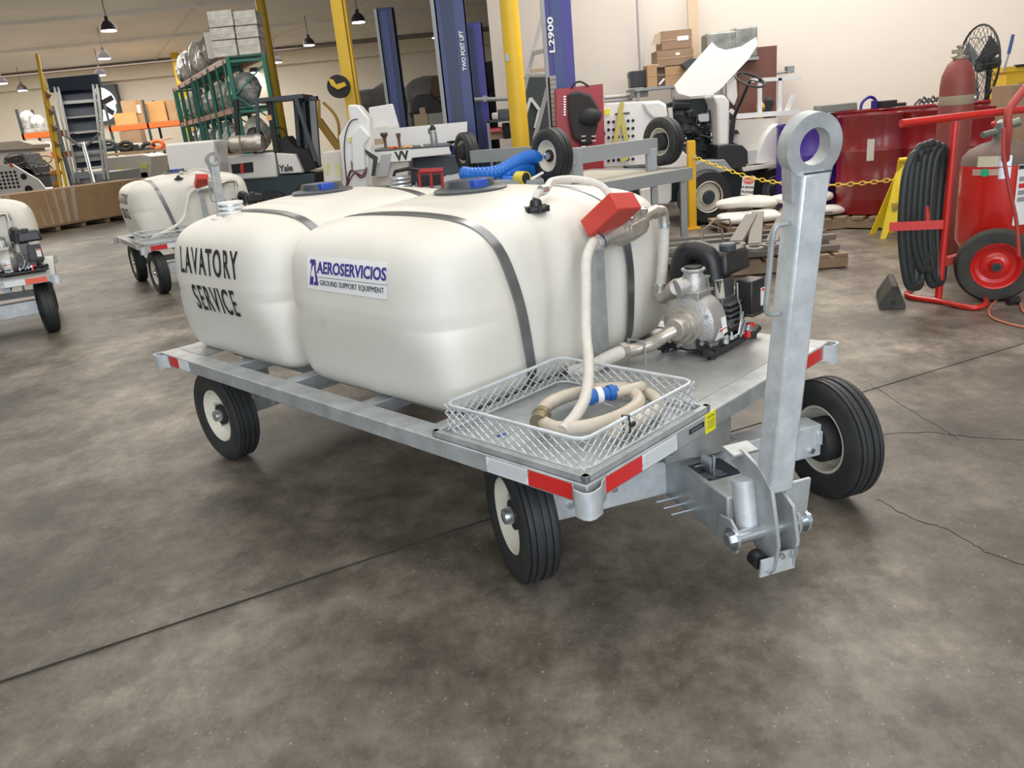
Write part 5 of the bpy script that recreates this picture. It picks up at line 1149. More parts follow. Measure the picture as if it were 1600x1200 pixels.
m = ld.mb(); bar(m, (833, 83), (862, 77), 12.2, 12.0, .07, .05); ld.part('rung', m, LADDER); m = ld.mb(); bar(m, (824, 118), (858, 118), 12.2, 12.0, .05, .04); ld.part('rung', m, LADDER)
cb = Thing('dark_cabinet', 'dark green-grey cabinet with white crossed bars behind the ladder', 'cabinet', gpt(845, 12.9, 220))
m = cb.mb(); vbox(m, 822, 868, 118, 225, 12.8, .5, z0=0); cb.part('body', m, mat('slate_green', (.06, .075, .075), .6))
for a, b in (((829, 153), (822, 176)), ((829, 153), (843, 172)), ((843, 172), (836, 200))): m = cb.mb(); bar(m, a, b, 12.77, 12.77, .045, .02, up=(0, 1, 0)); cb.part('white_bar', m, PAPER)
for i, (x0, x1, yt, yb) in enumerate(((832, 852, 107, 113), (828, 856, 113, 119))): m = MB(); vbox(m, x0, x1, yt, yb, 12.9, .3); tag(m.build('flat_carton', (WOODP, OFFW)[i]), ('flat tan carton, top of the pair on the dark cabinet', 'flat pale carton directly on the dark cabinet')[i], 'box')
bn = Thing('side_bench', 'small bench with papers and red cloth left of the thick yellow column', 'bench', gpt(780, 12.6, 220))
m = bn.mb(); vbox(m, 762, 806, 186, 190, 12.5, .8); bn.part('bench_top', m, mat('dark_bench', (.07, .07, .07), .6))
for q in (765, 803): m = bn.mb(); vbox(m, q-2, q+2, 189, 250, 12.5, .08, z0=0); bn.part('leg', m, GREYP)
m = bn.mb(); vbox(m, 765, 800, 208, 217, 12.7, .5); bn.part('lower_drawer', m, WOODP)
for i, (x0, x1, yt, yb, mm, nm, lb) in enumerate(((769, 778, 176, 187, OFFW, 'paper_pile', 'pile of white papers on the small side bench'), (779, 797, 170, 187, DKGREY, 'parts_tray', 'grey wire tray of parts on the side bench'), (764, 784, 199, 208, REDR, 'red_cloth', 'bright red cloth on the lower drawer of the side bench'), (786, 797, 192, 217, BLACKM, 'black_bag', 'black bag under the side bench'))):
    m = MB(); vbox(m, x0, x1, yt, yb, 12.55+.02*i, .3); tag(m.build(nm, mm, bev=.02), lb, nm.split('_')[-1])
m = MB(); pole(m, (735, 156), (800, 154), 12.9, 12.9, .03, 8); pole(m, (757, 154), (760, 156), 12.88, 12.95, .05, 8); tag(m.build('wall_rail', GREYP), 'horizontal grey rail crossing behind the thick yellow column', 'pipe')

# ================================================================ RIGHT WALL: conduit, boxes, cabinet
m = MB(); pole(m, (996, -30), (1004, 118), 12.9, 12.9, .035, 10); pole(m, (993.5, -30), (999, 112), 12.95, 12.95, .012, 8); tag(m.build('wall_conduit', mat('pale_conduit', (.58, .55, .52), .5)), 'vertical pale conduit pipe on the cream wall above the black box', 'conduit')
m = MB(); pole(m, (944, 152.5), (988, 149), 12.9, 12.9, .03, 8); pole(m, (944, 158), (988, 155), 12.9, 12.9, .02, 8); tag(m.build('wall_rail', MATS['pale_conduit']), 'horizontal conduit running left from the black wall box', 'pipe')
t = Thing('black_box', 'black cube-shaped control box on the wall shelf corner', 'box', at_y(998, 136, 12.3)); m = t.mb(); vbox(m, 987, 1010, 110, 136, 12.3, .28); t.part('box_body', m, BLACK, bev=.01); m = t.mb(); vbox(m, 983, 988, 114, 122, 12.3, .15); t.part('side_knob', m, BLACK)
sh = Thing('wall_shelf', 'grey steel shelf bench below the cardboard boxes', 'shelf', gpt(1035, 12.2, 140)); zsh = at_y(1040, 134, 12.2).z
P_ = at_y(990, 134, 12.2); Q_ = at_y(1130, 134, 12.2); m = sh.mb(); m.b2((P_.x, 12.1, zsh-.04), (Q_.x, 12.85, zsh)); sh.part('shelf_top', m, GREYP)
for x in (P_.x+.05, Q_.x-.05, (P_.x+Q_.x)/2-.1): m = sh.mb(); m.b2((x-.02, 12.12, 0), (x+.02, 12.16, zsh-.04)); sh.part('leg', m, GREYP)
m = sh.mb(); m.b2((P_.x, 12.2, zsh-.45), (Q_.x, 12.8, zsh-.42)); sh.part('lower_shelf', m, GREYP); m = sh.mb(); vbox(m, 991, 1012, 138, 152, 12.25, .3); sh.part('switch_box', m, mat('grey_switch_box', (.42, .42, .42), .5)); 
def carton(x0, x1, yt, yb, Y, d, mm, lb, z0=None, flap=None, lab=None, rz=0):
    t = Thing('carton', lb, 'box', at_y((x0+x1)/2, yb, Y)); m = t.mb(); vbox(m, x0, x1, yt, yb, Y, d, z0=z0, rz=rz); b_ = t.part('box_body', m, mm, smooth=0)
    if flap: m = t.mb(); slab(m, flap, Y+.02, .008); t.part('flap', m, WOODP)
    if lab: m = t.mb(); vbox(m, *lab, Y-.006, .008); t.part('label', m, PAPER)
    m = t.mb(); xm = (x0+x1)/2; vbox(m, x0+.4, x1-.4, (yt+yb)/2-.6, (yt+yb)/2+.6, Y-.004, .01); t.part('tape', m, mat('tan_tape', (.50, .37, .22), .4)); return t
carton(1041, 1082, 101, 128, 12.25, .4, CARD, 'tan carton directly on the wall shelf under the stack', zsh)
carton(1029, 1081, 77, 103, 12.25, .42, CARDB, 'brown carton in the middle of the wall stack with white stickers', None, None, (1056, 1062, 82, 86))
carton(1036, 1079, 47, 76, 12.25, .42, CARDB, 'topmost brown carton of the wall stack with an open flap', None, [(1038, 50), (1032, 69), (1018, 70), (1023, 53)], (1059, 1075, 56, 63))
carton(1012, 1026, 102, 134, 12.2, .3, CARD, 'open tan carton next to the black control box', zsh, [(1012, 101), (1030, 100), (1025, 107), (1013, 110)])
carton(1026, 1040, 101, 133, 12.3, .3, mat('dark_carton', (.13, .09, .07), .8), 'dark open carton between two tan ones on the wall shelf', zsh)  # one even dark brown, deeper than the tan cartons beside it
m = MB(); bar(m, (1030, 132), (1038, 123), 12.15, 12.15, .05, .02); tag(m.build('paper_roll', PAPER), 'small white paper slip leaning on the wall shelf', 'paper')
m = MB(); slab(m, [(1066, 100), (1078, 92), (1090, 91), (1084, 103), (1072, 108)], 12.1, .2); tag(m.build('grey_binder', DKGREY), 'dark grey binder leaning on the carton stack', 'binder')
m = MB(); bar(m, (1080, -30), (1087, 132), 12.75, 12.5, .15, .04); tag(m.build('plank', WOODP), 'long pale plank leaning on the wall right of the cartons', 'plank')
t = Thing('brown_cabinet', 'reddish brown wooden cabinet against the cream wall', 'cabinet', gpt(1180, 12.0, 170)); m = t.mb(); vbox(m, 1152, 1211, 74, 190, 12.0, .5, z0=0); t.part('body', m, BROWN); m = t.mb(); vbox(m, 1155, 1181, 90, 170, 11.98, .03, z0=.1); t.part('door', m, BROWN); m = t.mb(); vbox(m, 1183, 1208, 90, 170, 11.98, .03, z0=.1); t.part('door', m, BROWN)
for k, (x0, x1, yt, yb) in enumerate(((1107, 1150, 49, 92), (1150, 1183, 41, 90))):
    t = Thing('wrapped_cushion', ('left grey foam block in clear plastic on the stand', 'right grey foam block in clear plastic on the stand')[k], 'foam block', at_y((x0+x1)/2, yb, 11.9)); m = t.mb(); vbox(m, x0, x1, yt, yb, 11.9, .35, z0=at_y(1145, 92, 11.9).z); t.part('foam', m, mat('dark_foam', (.13, .14, .12), .35, col2=(.34, .35, .33), scale=6, spec=1), bev=.03)
t = Thing('stand', 'narrow stand hidden behind the hood holding the foam blocks', 'stand', gpt(1145, 12.2, 170)); m = t.mb(); P_ = at_y(1107, 92, 11.9); Q_ = at_y(1184, 92, 11.9); m.b2((P_.x, 11.85, at_y(1145, 92, 11.9).z-.04), (Q_.x, 12.35, at_y(1145, 92, 11.9).z)); t.part('stand_top', m, GREYP); m = t.mb(); m.b2((P_.x+.1, 11.9, 0), (P_.x+.16, 11.96, P_.z-.03)); t.part('leg', m, GREYP); m = t.mb(); m.b2((Q_.x-.3, 12.3, 0), (Q_.x-.24, 12.34, P_.z-.03)); t.part('leg', m, GREYP)
m = MB(); vbox(m, 1231, 1241, 103, 114, 12.1, .12); pole(m, (1212, 115), (1232, 112), 12.15, 12.15, .018, 6); tag(m.build('wall_outlet', GREYP), 'small grey outlet box on the cream wall', 'outlet')

# ================================================================ WHITE TRACTOR
YT = 10.1
tr_ = Thing('baggage_tractor', 'white tractor with raised hood, exposed black engine and hole-punched side panel', 'tractor', gpt(1040, YT, 300))
def TP(name, poly, Y, d, mm, par=None, bev=0): m = tr_.mb(); slab(m, poly, Y, d); return tr_.part(name, m, mm, par, bev=bev)
sp = TP('side_panel', [(946, 162), (1030, 157), (1041, 163), (1045, 190), (1045, 255), (936, 262), (934, 190)], YT, .06, WHITEG, bev=.01)
TP('nose_cover', [(1003, 160), (1030, 157), (1041, 163), (1045, 187), (1020, 186), (1010, 176)], YT-.05, .6, WHITE, bev=.03)
hl = [(951+c*7.6, 191+r_*12.0-c*.5) for r_ in range(6) for c in range(6)]; perforated(tr_, sp, hl, YT-.01, .019)
perforated(tr_, sp, [(939, 209)], YT-.01, .055)
TP('yellow_sticker', [(944, 171), (953, 170), (953, 179), (945, 180)], YT-.012, .012, YELLAB, sp)
TP('panel_slot', [(961, 177), (984, 175), (984, 178), (961, 180)], YT-.012, .012, DKGREY, sp)
for a, b in (((972, 160), (961, 225)), ((970, 176), (980, 226)), ((961, 225), (975, 252)), ((980, 226), (978, 250))): m = tr_.mb(); bar(m, a, b, YT-.06, YT-.08, .055, .012, up=(0, 1, 0)); tr_.part('yellow_strap', m, mat('dull_yellow_web', (.55, .50, .14), .7))
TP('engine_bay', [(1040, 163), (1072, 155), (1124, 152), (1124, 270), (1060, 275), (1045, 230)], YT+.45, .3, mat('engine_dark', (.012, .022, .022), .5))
r = random.Random(9)
eb = tr_.mb()
for k in range(26):
    x, y = r.uniform(1050, 1118), r.uniform(170, 252); p = at_y(x, y, YT+.35); eb.box(p.x, p.y, p.z, r.uniform(.05, .16), r.uniform(.05, .12), r.uniform(.04, .13), rot=(r.uniform(-.5, .5), r.uniform(-.5, .5), 0))
tr_.part('engine_block', eb, mat('engine_black', (.02, .024, .026), .35, .3, col2=(.07, .08, .085), scale=9))['kind'] = 'stuff'
m = tr_.mb()
for k in range(16):
    x, y = r.uniform(1052, 1112), r.uniform(165, 240); pts = [at_y(x+r.uniform(-14, 14)*q/2, y+r.uniform(-10, 14)*q/2, YT+.26+r.uniform(-.06, .04)) for q in range(4)]; m.tube(curve_pts(pts, 4), .011, 5)
tr_.part('hose_bundle', m, BLACK)['kind'] = 'stuff'
m = tr_.mb(); q = at_y(1098, 184, YT+.25); m.box(q.x, q.y, q.z, .13, .1, .09); tr_.part('carburettor', m, CAST); m = tr_.mb(); pole(m, (1047, 168), (1049, 192), YT+.2, YT+.2, .03); tr_.part('filter_can', m, OFFW)
m = tr_.mb(); a = at_y(1052, 162, YT+.25); m.cyl(a, a+Vector((.2, 0, -.02)), .075, 16); tr_.part('intake_drum', m, BLACK)
for k in range(9): m = tr_.mb(); q = at_y(1070+r.uniform(-15, 44), 210+r.uniform(-20, 35), YT+.24); m.ico(q, .016, 1); tr_.part('bolt_head', m, ZINC)
TP('cowl_post', [(1115, 150), (1132, 148), (1140, 158), (1140, 228), (1122, 229), (1121, 165)], YT, .5, WHITEG, bev=.03)
TP('hood_ledge', [(1046, 158), (1118, 147), (1130, 149), (1120, 153), (1080, 158)], YT+.5, .12, WHITEG)
hood = TP('hood', [(1054, 134), (1080, 103), (1113, 66), (1121, 74), (1134, 78), (1160, 72), (1182, 58), (1184, 70), (1170, 92), (1125, 140), (1113, 148), (1078, 151), (1060, 146)], [YT+.1]*2+[YT+.3]*6+[YT+.2]*2+[YT+.05]*3, .04, WHITE)
TP('front_fender', [(1044, 250), (1058, 228), (1075, 243), (1075, 262), (1030, 264)], YT-.02, .3, WHITEG, bev=.02)
TP('lower_skirt', [(1000, 296), (1050, 285), (1050, 312), (1045, 320), (1003, 320)], YT+.1, .1, WHITEG, bev=.02)
TP('chassis', [(985, 262), (1290, 250), (1290, 292), (1180, 305), (1000, 320)], YT+.35, .6, DGREY)
TP('side_step', [(1075, 262), (1095, 252), (1132, 249), (1143, 263), (1148, 266), (1076, 278)], YT-.1, .35, GREYP, bev=.01)
TP('battery_box', [(1121, 228), (1140, 225), (1160, 227), (1168, 235), (1166, 262), (1140, 266), (1120, 262)], YT-.05, .4, BLACK, bev=.012)
TP('body_side', [(1143, 188), (1216, 184), (1216, 232), (1170, 240), (1158, 228), (1144, 222)], YT+.1, .06, OFFW)
TP('rear_fender', [(1216, 192), (1206, 198), (1195, 212), (1186, 232), (1181, 256), (1215, 256), (1216, 200)], YT-.02, .35, WHITEG, bev=.02)
TP('floor_plate', [(1160, 262), (1215, 255), (1215, 260), (1162, 268)], YT-.1, .8, OFFW)
TP('toe_box', [(1168, 236), (1184, 234), (1181, 256), (1169, 257)], YT+.02, .1, mat('pale_grey_panel', (.48, .50, .50), .5))
TP('top_rail', [(1150, 178), (1250, 171), (1250, 178), (1152, 186)], YT+.15, .06, WHITE)
for a, b in (((1187, 122), (1187, 178)), ((1218, 122), (1218, 178)), ((1170, 126), (1252, 121)), ((1240, 148), (1228, 176)), ((1141, 172), (1152, 181))): m = tr_.mb(); bar(m, a, b, YT+.2, YT+.2, .045, .045); tr_.part('rail_tube', m, WHITE)
c = at_y(1172, 125, YT-.1); m = tr_.mb(); m.tube([c+Vector((.175*math.cos(a), .1*math.sin(a), -.05*math.cos(a)+.075*math.sin(a))) for a in [i*PI/10 for i in range(20)]], .013, 8, closed=True)
for a in (0, 2.1, 4.2): m.cyl(c, c+Vector((.17*math.cos(a), .1*math.sin(a), -.05*math.cos(a)+.075*math.sin(a))), .009, 6)
m.cyl(c, at_y(1146, 185, YT+.1), .022, 8); tr_.part('steering_wheel', m, BLACK)
m = tr_.mb(); m.cyl(at_y(1146, 185, YT+.05), at_y(1141, 228, YT+.05), .03, 8); tr_.part('steering_column', m, BLACKM); TP('pedal', [(1144, 204), (1152, 203), (1156, 209), (1145, 210)], YT, .1, BLACKM)
TP('hanging_cloth', [(1140, 110), (1150, 112), (1153, 150), (1148, 165), (1137, 152), (1137, 125)], YT+.25, .06, mat('white_cloth', (.74, .73, .70), .8), bev=.015)
def twheel(x, yb, Y, R_, rim):
    c = at_y(x, yb, Y); c.z = R_; W_ = .22; m = tr_.mb(); m.lathe([(R_*.5, 0), (R_*.9, -.01), (R_, .03), (R_, W_-.03), (R_*.9, W_), (R_*.5, W_)], c, (c.x-.25, c.y+1, c.z), 32, close=True); o = tr_.part('tyre', m, RUBBER)
    m = tr_.mb(); m.lathe([(R_*.58, .0), (R_*.56, -.012), (R_*.52, .0), (R_*.48, .06), (R_*.34, .07), (R_*.30, .03), (.001, .03)], c, (c.x-.25, c.y+1, c.z), 24, cap0=False); tr_.part('rim', m, rim, o); m = tr_.mb(); m.lathe([(R_*.26, .0), (R_*.22, -.02), (.001, -.02)], c, (c.x-.25, c.y+1, c.z), 16); tr_.part('hub', m, DGREY, o)
twheel(1108, 345, YT-.15, .335, RIMW); twheel(1210, 320, YT+.25, .30, GREYP)
m = MB(); q = gpt(1196, 11.3, 200); vbox(m, 1192, 1206, 158, 190, 11.3, .2, z0=0); blob(m, 1194, 1208, 152, 170, 11.3, .2, 3, .1); tag(m.build('dark_bag', BLACKM), 'dark bag standing between the tractor rails and the brown cabinet', 'bag')
m = MB(); blob(m, 1183, 1194, 160, 176, 11.2, .2, 13, .1); vbox(m, 1186, 1192, 170, 240, 11.25, .12, z0=0); tag(m.build('ochre_fitting', MATS['ochre_paint']), 'ochre yellow fitting left of the dark bag', 'fitting')

# ================================================================ YELLOW POST, CHAIN, SIGNS
pp = at_z(1082, 357, 0); t = Thing('barrier_post', 'short square yellow post carrying the chain', 'post', pp); zt_ = at_y(1077, 220, pp.y).z; m = t.mb(); m.b2((pp.x-.045, pp.y-.045, 0), (pp.x+.045, pp.y+.045, zt_)); t.part('post', m, mat('deep_yellow_paint', (.80, .45, .01), .45), bev=.006); m = t.mb(); m.b2((pp.x-.09, pp.y-.09, 0), (pp.x+.09, pp.y+.09, .012)); t.part('base_plate', m, MATS['deep_yellow_paint']); m = t.mb(); q = at_y(1084, 245, pp.y-.05); m.lathe([(.02, 0), (.02, .03)], q, q+Vector((1, 0, 0)), 8); t.part('hook', m, GREYP)
ws = at_z(1390, 372, 0)
CH = curve_pts([at_y(x, y, Y) for x, y, Y in ((1084, 245, 9.7), (1130, 263, 9.3), (1180, 279, 9.0), (1240, 288, 8.7), (1300, 289, 8.4), (1350, 286, 8.15), (1402, 280, 7.85))], 30)
chn = Thing('barrier_chain', 'yellow plastic chain sagging from the yellow post to the floor sign', 'chain', CH[0]); acc = 0; links = []; last = CH[0]; lm = None; k = 0
ring = MB(); ring.tube([(.038*math.cos(a)*(1.0), .019*math.sin(a), 0) for a in [i*PI/6 for i in range(12)]], .0055, 5, closed=True)
for i in range(1, len(CH)):
    if (CH[i]-last).length >= .056:
        d = (CH[i]-last).normalized(); c = (CH[i]+last)/2-chn.loc; fx = d; up_v = Vector((0, 0, 1)); s1 = up_v.cross(fx).normalized(); s2 = fx.cross(s1)
        if k % 2: s1, s2 = s2, -s1
        if lm is None: o = ring.build('link', mat('yellow_plastic', (.85, .60, .05), .4), chn.o); lm = o.data
        else: o = bpy.data.objects.new('link', lm); COL.objects.link(o); o.parent = chn.o
        o.matrix_local = Matrix.Translation(c) @ Matrix((fx, s1, s2)).transposed().to_4x4(); last = CH[i]; k += 1
def sign(x0, x1, yt, yb, Y, lines, label, par=None, tilt=0):
    c = at_y((x0+x1)/2, (yt+yb)/2, Y); w_, h_ = px(x1-x0, Y), px(yb-yt, Y); t = Thing('warning_sign', label, 'sign', c)
    Mx = Matrix.Translation(-t.loc) @ axes(c, (math.cos(.25), math.sin(.25), -tilt), (0, 0, 1))
    m = MB(Mx); m.box(0, 0, 0, w_, h_, .004); b_ = m.build('plate', PAPER, t.o, smooth=0)
    m = MB(Mx @ Matrix.Translation((0, h_*.28, .003))); m.prism([(w_*.46*math.cos(a), h_*.19*math.sin(a)) for a in [i*PI/12 for i in range(24)]], .002); ov = m.build('red_oval', mat('danger_red', (.75, .18, .15), .5), b_, smooth=0)
    text_mb('DANGER', w_*.22, .9, .0006, Mx @ Matrix.Translation((0, h_*.28, .0055))).build('danger_lettering', PAPER, b_, smooth=0)
    for i, l_ in enumerate(lines): text_mb(l_, w_*(.21, .25)[i], .9 if i else .8, .0006, Mx @ Matrix.Translation((0, -h_*(.08+.26*i), .003)), bold=.001).build('lettering', INK, b_, smooth=0)
    return t
sign(1158, 1179, 277, 304, 9.05, ['NO SMOKING', 'PROPANE'], 'danger sign lettered NO SMOKING PROPANE hanging from the chain', tilt=.15)
wf = Thing('wet_floor_sign', 'yellow folding floor sign near the red drums', 'floor sign', (ws.x, ws.y, 0)); zt_ = at_y(1415, 251, ws.y).z
for s_ in (0, 1):
    m = wf.mb(); o_ = .0 if s_ == 0 else .30; top = Vector((ws.x+.17, ws.y+.15, zt_)); bl_ = Vector((ws.x-.09+.03*s_, ws.y+o_, 0)); br_ = bl_+Vector((.21, -.06, 0))
    T1 = top+Vector((-.055, 0, 0)); T2 = top+Vector((.055, -.015, 0)); up_ = (T1-bl_)
    f = [bl_, bl_+Vector((.045, -.012, 0)), bl_+Vector((.06, -.015, 0))+up_*.10, bl_+Vector((.14, -.04, 0))+up_*.10, br_-Vector((.045, -.012, 0)), br_, T2-Vector((0, 0, .16)), T2, T1, T1-Vector((0.01, 0, .12))]
    n = len(f); th_ = Vector((.004, .02, 0)); m.add(f+[p+th_ for p in f], [tuple(range(n)), tuple(reversed(range(n, 2*n)))]+[(i, n+i, n+(i+1) % n, (i+1) % n) for i in range(n)]); wf.part('leaf', m, mat('sign_yellow', (.88, .66, .02), .4), smooth=0)
m = wf.mb(); a = Vector((ws.x+.115, ws.y+.14, zt_)); m.cyl(a, a+Vector((.11, -.015, 0)), .02, 8); wf.part('hinge', m, MATS['sign_yellow'])
m = wf.mb(); c = (Vector((ws.x+.05, ws.y+.03, zt_*.45)));
for k in range(6): m.box(c.x, c.y-.0, c.z-k*.014, .08-.006*k, .006, .006)
wf.part('small_print', m, INKG)['kind'] = 'stuff'
sign(1405, 1427, 286, 312, ws.y+.03, ['NO FUEL', 'GAS'], 'danger sign hung on the yellow floor sign, half behind black hoses', tilt=.05)

# ================================================================ DRUMS
def drum(x, Y, r_, z0, z1, mm, label, yref=250, group='red drums by the wall'):
    c = gpt(x, Y, yref); t = Thing('drum', label, 'drum', (c.x, c.y, z0), group); h = z1-z0; m = t.mb()
    m.lathe([(r_*.97, 0), (r_, .01), (r_, h*.32), (r_*1.02, h*.335), (r_, h*.35), (r_, h*.64), (r_*1.02, h*.655), (r_, h*.67), (r_, h-.02), (r_*1.02, h-.01), (r_*1.02, h+.012), (r_*.97, h+.012), (r_*.96, h-.012), (.001, h-.012)], (c.x, c.y, z0), None, 40); b_ = t.part('shell', m, mm, smooth=50)
    m = t.mb(); m.lathe([(.03, 0), (.03, .015), (.02, .018)], (c.x+r_*.6, c.y, z1-.012), None, 12); t.part('bung', m, ZINC, b_)
    return t, c
dp, pc2 = drum(1263, 9.6, .36, .14, 1.10, DRUMP, 'violet drum right of the tractor, seen through the tow ring', group=None)
m = dp.mb(); q = at_y(1309, 244, 9.35); m.box(q.x, q.y, q.z, .035, .012, .28); dp.part('tall_label', m, mat('cream_label', (.72, .68, .52), .6)); m = dp.mb()
DR = [(1368, 8.9, 'front red drum next to the violet one'), (1462, 8.5, 'red drum behind the hose coil'), (1556, 8.1, 'red drum behind the fire extinguisher'), (1345, 10.0, 'rear red drum at the left end of the group'), (1430, 9.6, 'rear red drum left of the gas cylinder'), (1520, 9.2, 'rear red drum right of the gas cylinder'), (1610, 8.8, 'rear red drum cut by the right picture edge')]
for i, (x, Y, lb) in enumerate(DR):
    t_, c_ = drum(x, Y, .37 if i != 0 else .40, .14, 1.16 if i < 3 else 1.17, DRUMR, lb)
    if i == 0:
        m = t_.mb(); q = c_+Vector((-.22, -.345, .82)); m.box(q.x, q.y, q.z, .07, .01, .22, rot=(0, 0, -.55)); t_.part('paper_label', m, OFFW)
c_ = gpt(1368, 8.9, 250); m = MB(); 
V = []; F = []; pts = [(c_.x+.415*math.cos(a)-.0, c_.y+.415*math.sin(a)) for a in [-PI*.95+i*PI*.75/20 for i in range(21)]]; e_ = gpt(1462, 8.5, 250); pts += [(e_.x+.1, e_.y-.40), (e_.x+.3, e_.y-.33)]
for j, z in enumerate((.30, .55, .80, 1.05, 1.19)):
    for i, (x, y) in enumerate(pts): V.append((x+.006*math.sin(i*2.1+j), y-.004*math.cos(i*1.7+j*2), z))
n = len(pts)
for j in range(4):
    for i in range(n-1): F.append((j*n+i, j*n+i+1, (j+1)*n+i+1, (j+1)*n+i))
m.add(V, F); tag(m.build('stretch_film', FILMT, smooth=60), 'clear stretch film wrapped round the front red drums', 'film')
dpl = Thing('pallet', 'wooden pallet under the drums', 'pallet', (4.0, 9.2, 0)); a = at_z(1232, 352, 0); b_ = at_z(1500, 318, 0); u_ = Vector((b_.x-a.x, b_.y-a.y, 0)).normalized(); u_ = (gpt(1556, 8.1, 250)-gpt(1368, 8.9, 250)).normalized(); v_ = Vector((-u_.y, u_.x, 0)); O_ = gpt(1368, 8.9, 250)-u_*1.35-v_*.48
for k in range(3): m = dpl.mb(); m.beam(O_+v_*(.06+.95*k)+Vector((0, 0, .06)), O_+v_*(.06+.95*k)+u_*3.6+Vector((0, 0, .06)), .09, .085); dpl.part('bearer', m, WOOD)
for k in range(20): m = dpl.mb(); m.beam(O_+u_*(.05+k*.185)+Vector((0, 0, .121)), O_+u_*(.05+k*.185)+v_*2.05+Vector((0, 0, .121)), .13, .03); dpl.part('deck_board', m, WOOD)
for nm, x0, x1, yt, yb, Y, mm, lb, cat in (('folded_mat', 1282, 1338, 163, 174, 9.9, mat('grey_green_foam', (.22, .24, .20), .6), 'grey-green folded mat lying on top of the rear drums', 'mat'), ('black_bowl', 1381, 1400, 153, 163, 9.6, BLACKM, 'black plastic bowl on a rear red drum', 'bowl'), ('black_tray', 1400, 1416, 157, 162, 9.65, BLACKM, 'low black tray right of the bowl on the drums', 'tray')):
    m = MB(); zb = 1.195; P_ = at_y((x0+x1)/2, yb, Y); w_ = px(x1-x0, Y); h_ = px(yb-yt, Y); m.box(P_.x, P_.y+.1, max(zb+h_/2, 0), w_, .22, h_, tx=(1.15 if nm == 'black_bowl' else .96), ty=1); tag(m.build(nm, mm, bev=.01), lb, cat)
m = MB(); q = at_y(1358, 165, 9.75); q.z = 1.2; m.tube(curve_pts([q+Vector((-.10, 0, 0)), q+Vector((-.08, 0, .08)), q+Vector((0, 0, .13)), q+Vector((.07, 0, .09)), q+Vector((.07, 0, 0))], 5), .018, 8); m.box(q.x+.06, q.y, q.z+.04, .05, .06, .09); tag(m.build('blue_hand_pump', LIFTP), 'curved blue hand pump standing on a rear drum', 'pump')
m = MB(); q = at_y(1448, 152, 9.3); q.z = 1.21
for k in range(5): m.tube([q+Vector((-.14+.05*k, -.02, 0)), q+Vector((-.08+.05*k, 0, .05+.02*(k % 2))), q+Vector((-.02+.05*k, .02, .01))], .012, 6)
tag(m.build('metal_fittings', DKGREY), 'heap of dark metal fittings on the drum left of the gas cylinder', 'fittings')

# ================================================================ GAS CYLINDER, FAN, JANITOR CART
c = gpt(1497, 6.7, 120); zt_ = at_y(1497, 92, 6.7).z; t = Thing('gas_cylinder', 'tall dull red gas cylinder with a faded band standing behind the extinguisher cart', 'gas cylinder', c)
m = t.mb(); m.lathe([(.125, 0), (.127, .02), (.127, zt_-.20), (.118, zt_-.12), (.085, zt_-.04), (.05, zt_-.005), (.045, zt_)], c, None, 28); b_ = t.part('shell', m, mat('dull_red_paint', (.25, .055, .045), .5))
zb_ = at_y(1497, 156, 6.7).z; m = t.mb(); m.lathe([(.1275, zb_-.035), (.1285, zb_-.03), (.1285, zb_+.03), (.1275, zb_+.035)], c, None, 28); t.part('faded_label', m, mat('faded_label', (.34, .27, .19), .7), b_)
m = t.mb(); m.lathe([(.05, zt_), (.05, zt_+.02), (.016, zt_+.03), (.016, zt_+.08), (.03, zt_+.085), (.03, zt_+.10)], c, None, 14); m.b2((c.x-.07, c.y-.01, zt_+.01), (c.x+.07, c.y+.01, zt_+.018)); m.box(c.x-.03, c.y, zt_+.055, .06, .03, .03); t.part('valve', m, mat('dusty_brass', (.36, .32, .24), .5, .3))
m = t.mb(); m.box(c.x+.10, c.y-.08, zt_-.30, .025, .012, .022); t.part('white_sticker', m, PAPER)
c = at_y(1528, 102, 9.9); t = Thing('pedestal_fan', 'large dusty pedestal fan with a wire cage by the right wall', 'fan', (c.x, c.y, 0)); ax_ = Vector((.98, -.03, .05)).normalized(); R_ = .44
m = t.mb(); Mx = axes(c, Vector((-ax_.y, ax_.x, 0)), (0, 0, 1))
fm = MB(Matrix.Translation(-t.loc) @ Mx)
fm.tube([(R_*math.cos(i*PI/18), R_*math.sin(i*PI/18), 0) for i in range(36)], .012, 6, closed=True)
for sg in (-1, 1):
    for q_ in (.35, .7): fm.tube([(R_*q_*math.cos(i*PI/12), R_*q_*math.sin(i*PI/12), sg*(.10*(1-q_*q_)+.02)) for i in range(24)], .004, 4, closed=True)
    for k in range(28): a_ = k*2*PI/28; fm.tube([(R_*q_*math.cos(a_), R_*q_*math.sin(a_), sg*.11*(1-q_*q_)) for q_ in (.12, .5, .8, 1)], .0035, 4)
fm.build('wire_cage', BLACKM, t.o)
for k in range(3):
    a_ = k*2*PI/3+.5; bm_ = MB(Matrix.Translation(-t.loc) @ Mx @ Matrix.Rotation(a_, 4, 'Z')); bm_.add([(.05, -.04, -.03), (.38, -.13, -.03), (.40, .10, .03), (.05, .05, .03), (.05, -.04, -.025), (.38, -.13, -.025), (.40, .10, .035), (.05, .05, .035)], [(0, 3, 2, 1), (4, 5, 6, 7), (0, 1, 5, 4), (1, 2, 6, 5), (2, 3, 7, 6), (3, 0, 4, 7)]); bm_.build('blade', DKGREY, t.o)
m = t.mb(); m.cyl(c, c+ax_*.24, .085, 16, .06); t.part('motor', m, mat('dark_green_grey', (.04, .055, .05), .5)); m = t.mb(); m.cyl(c+ax_*.14, (c.x+ax_.x*.14, c.y+ax_.y*.14, 0), .03, 10); m.cyl((c.x+ax_.x*.14, c.y+ax_.y*.14, 0), (c.x+ax_.x*.14, c.y+ax_.y*.14, .04), .24, 24); t.part('stand', m, BLACKM)
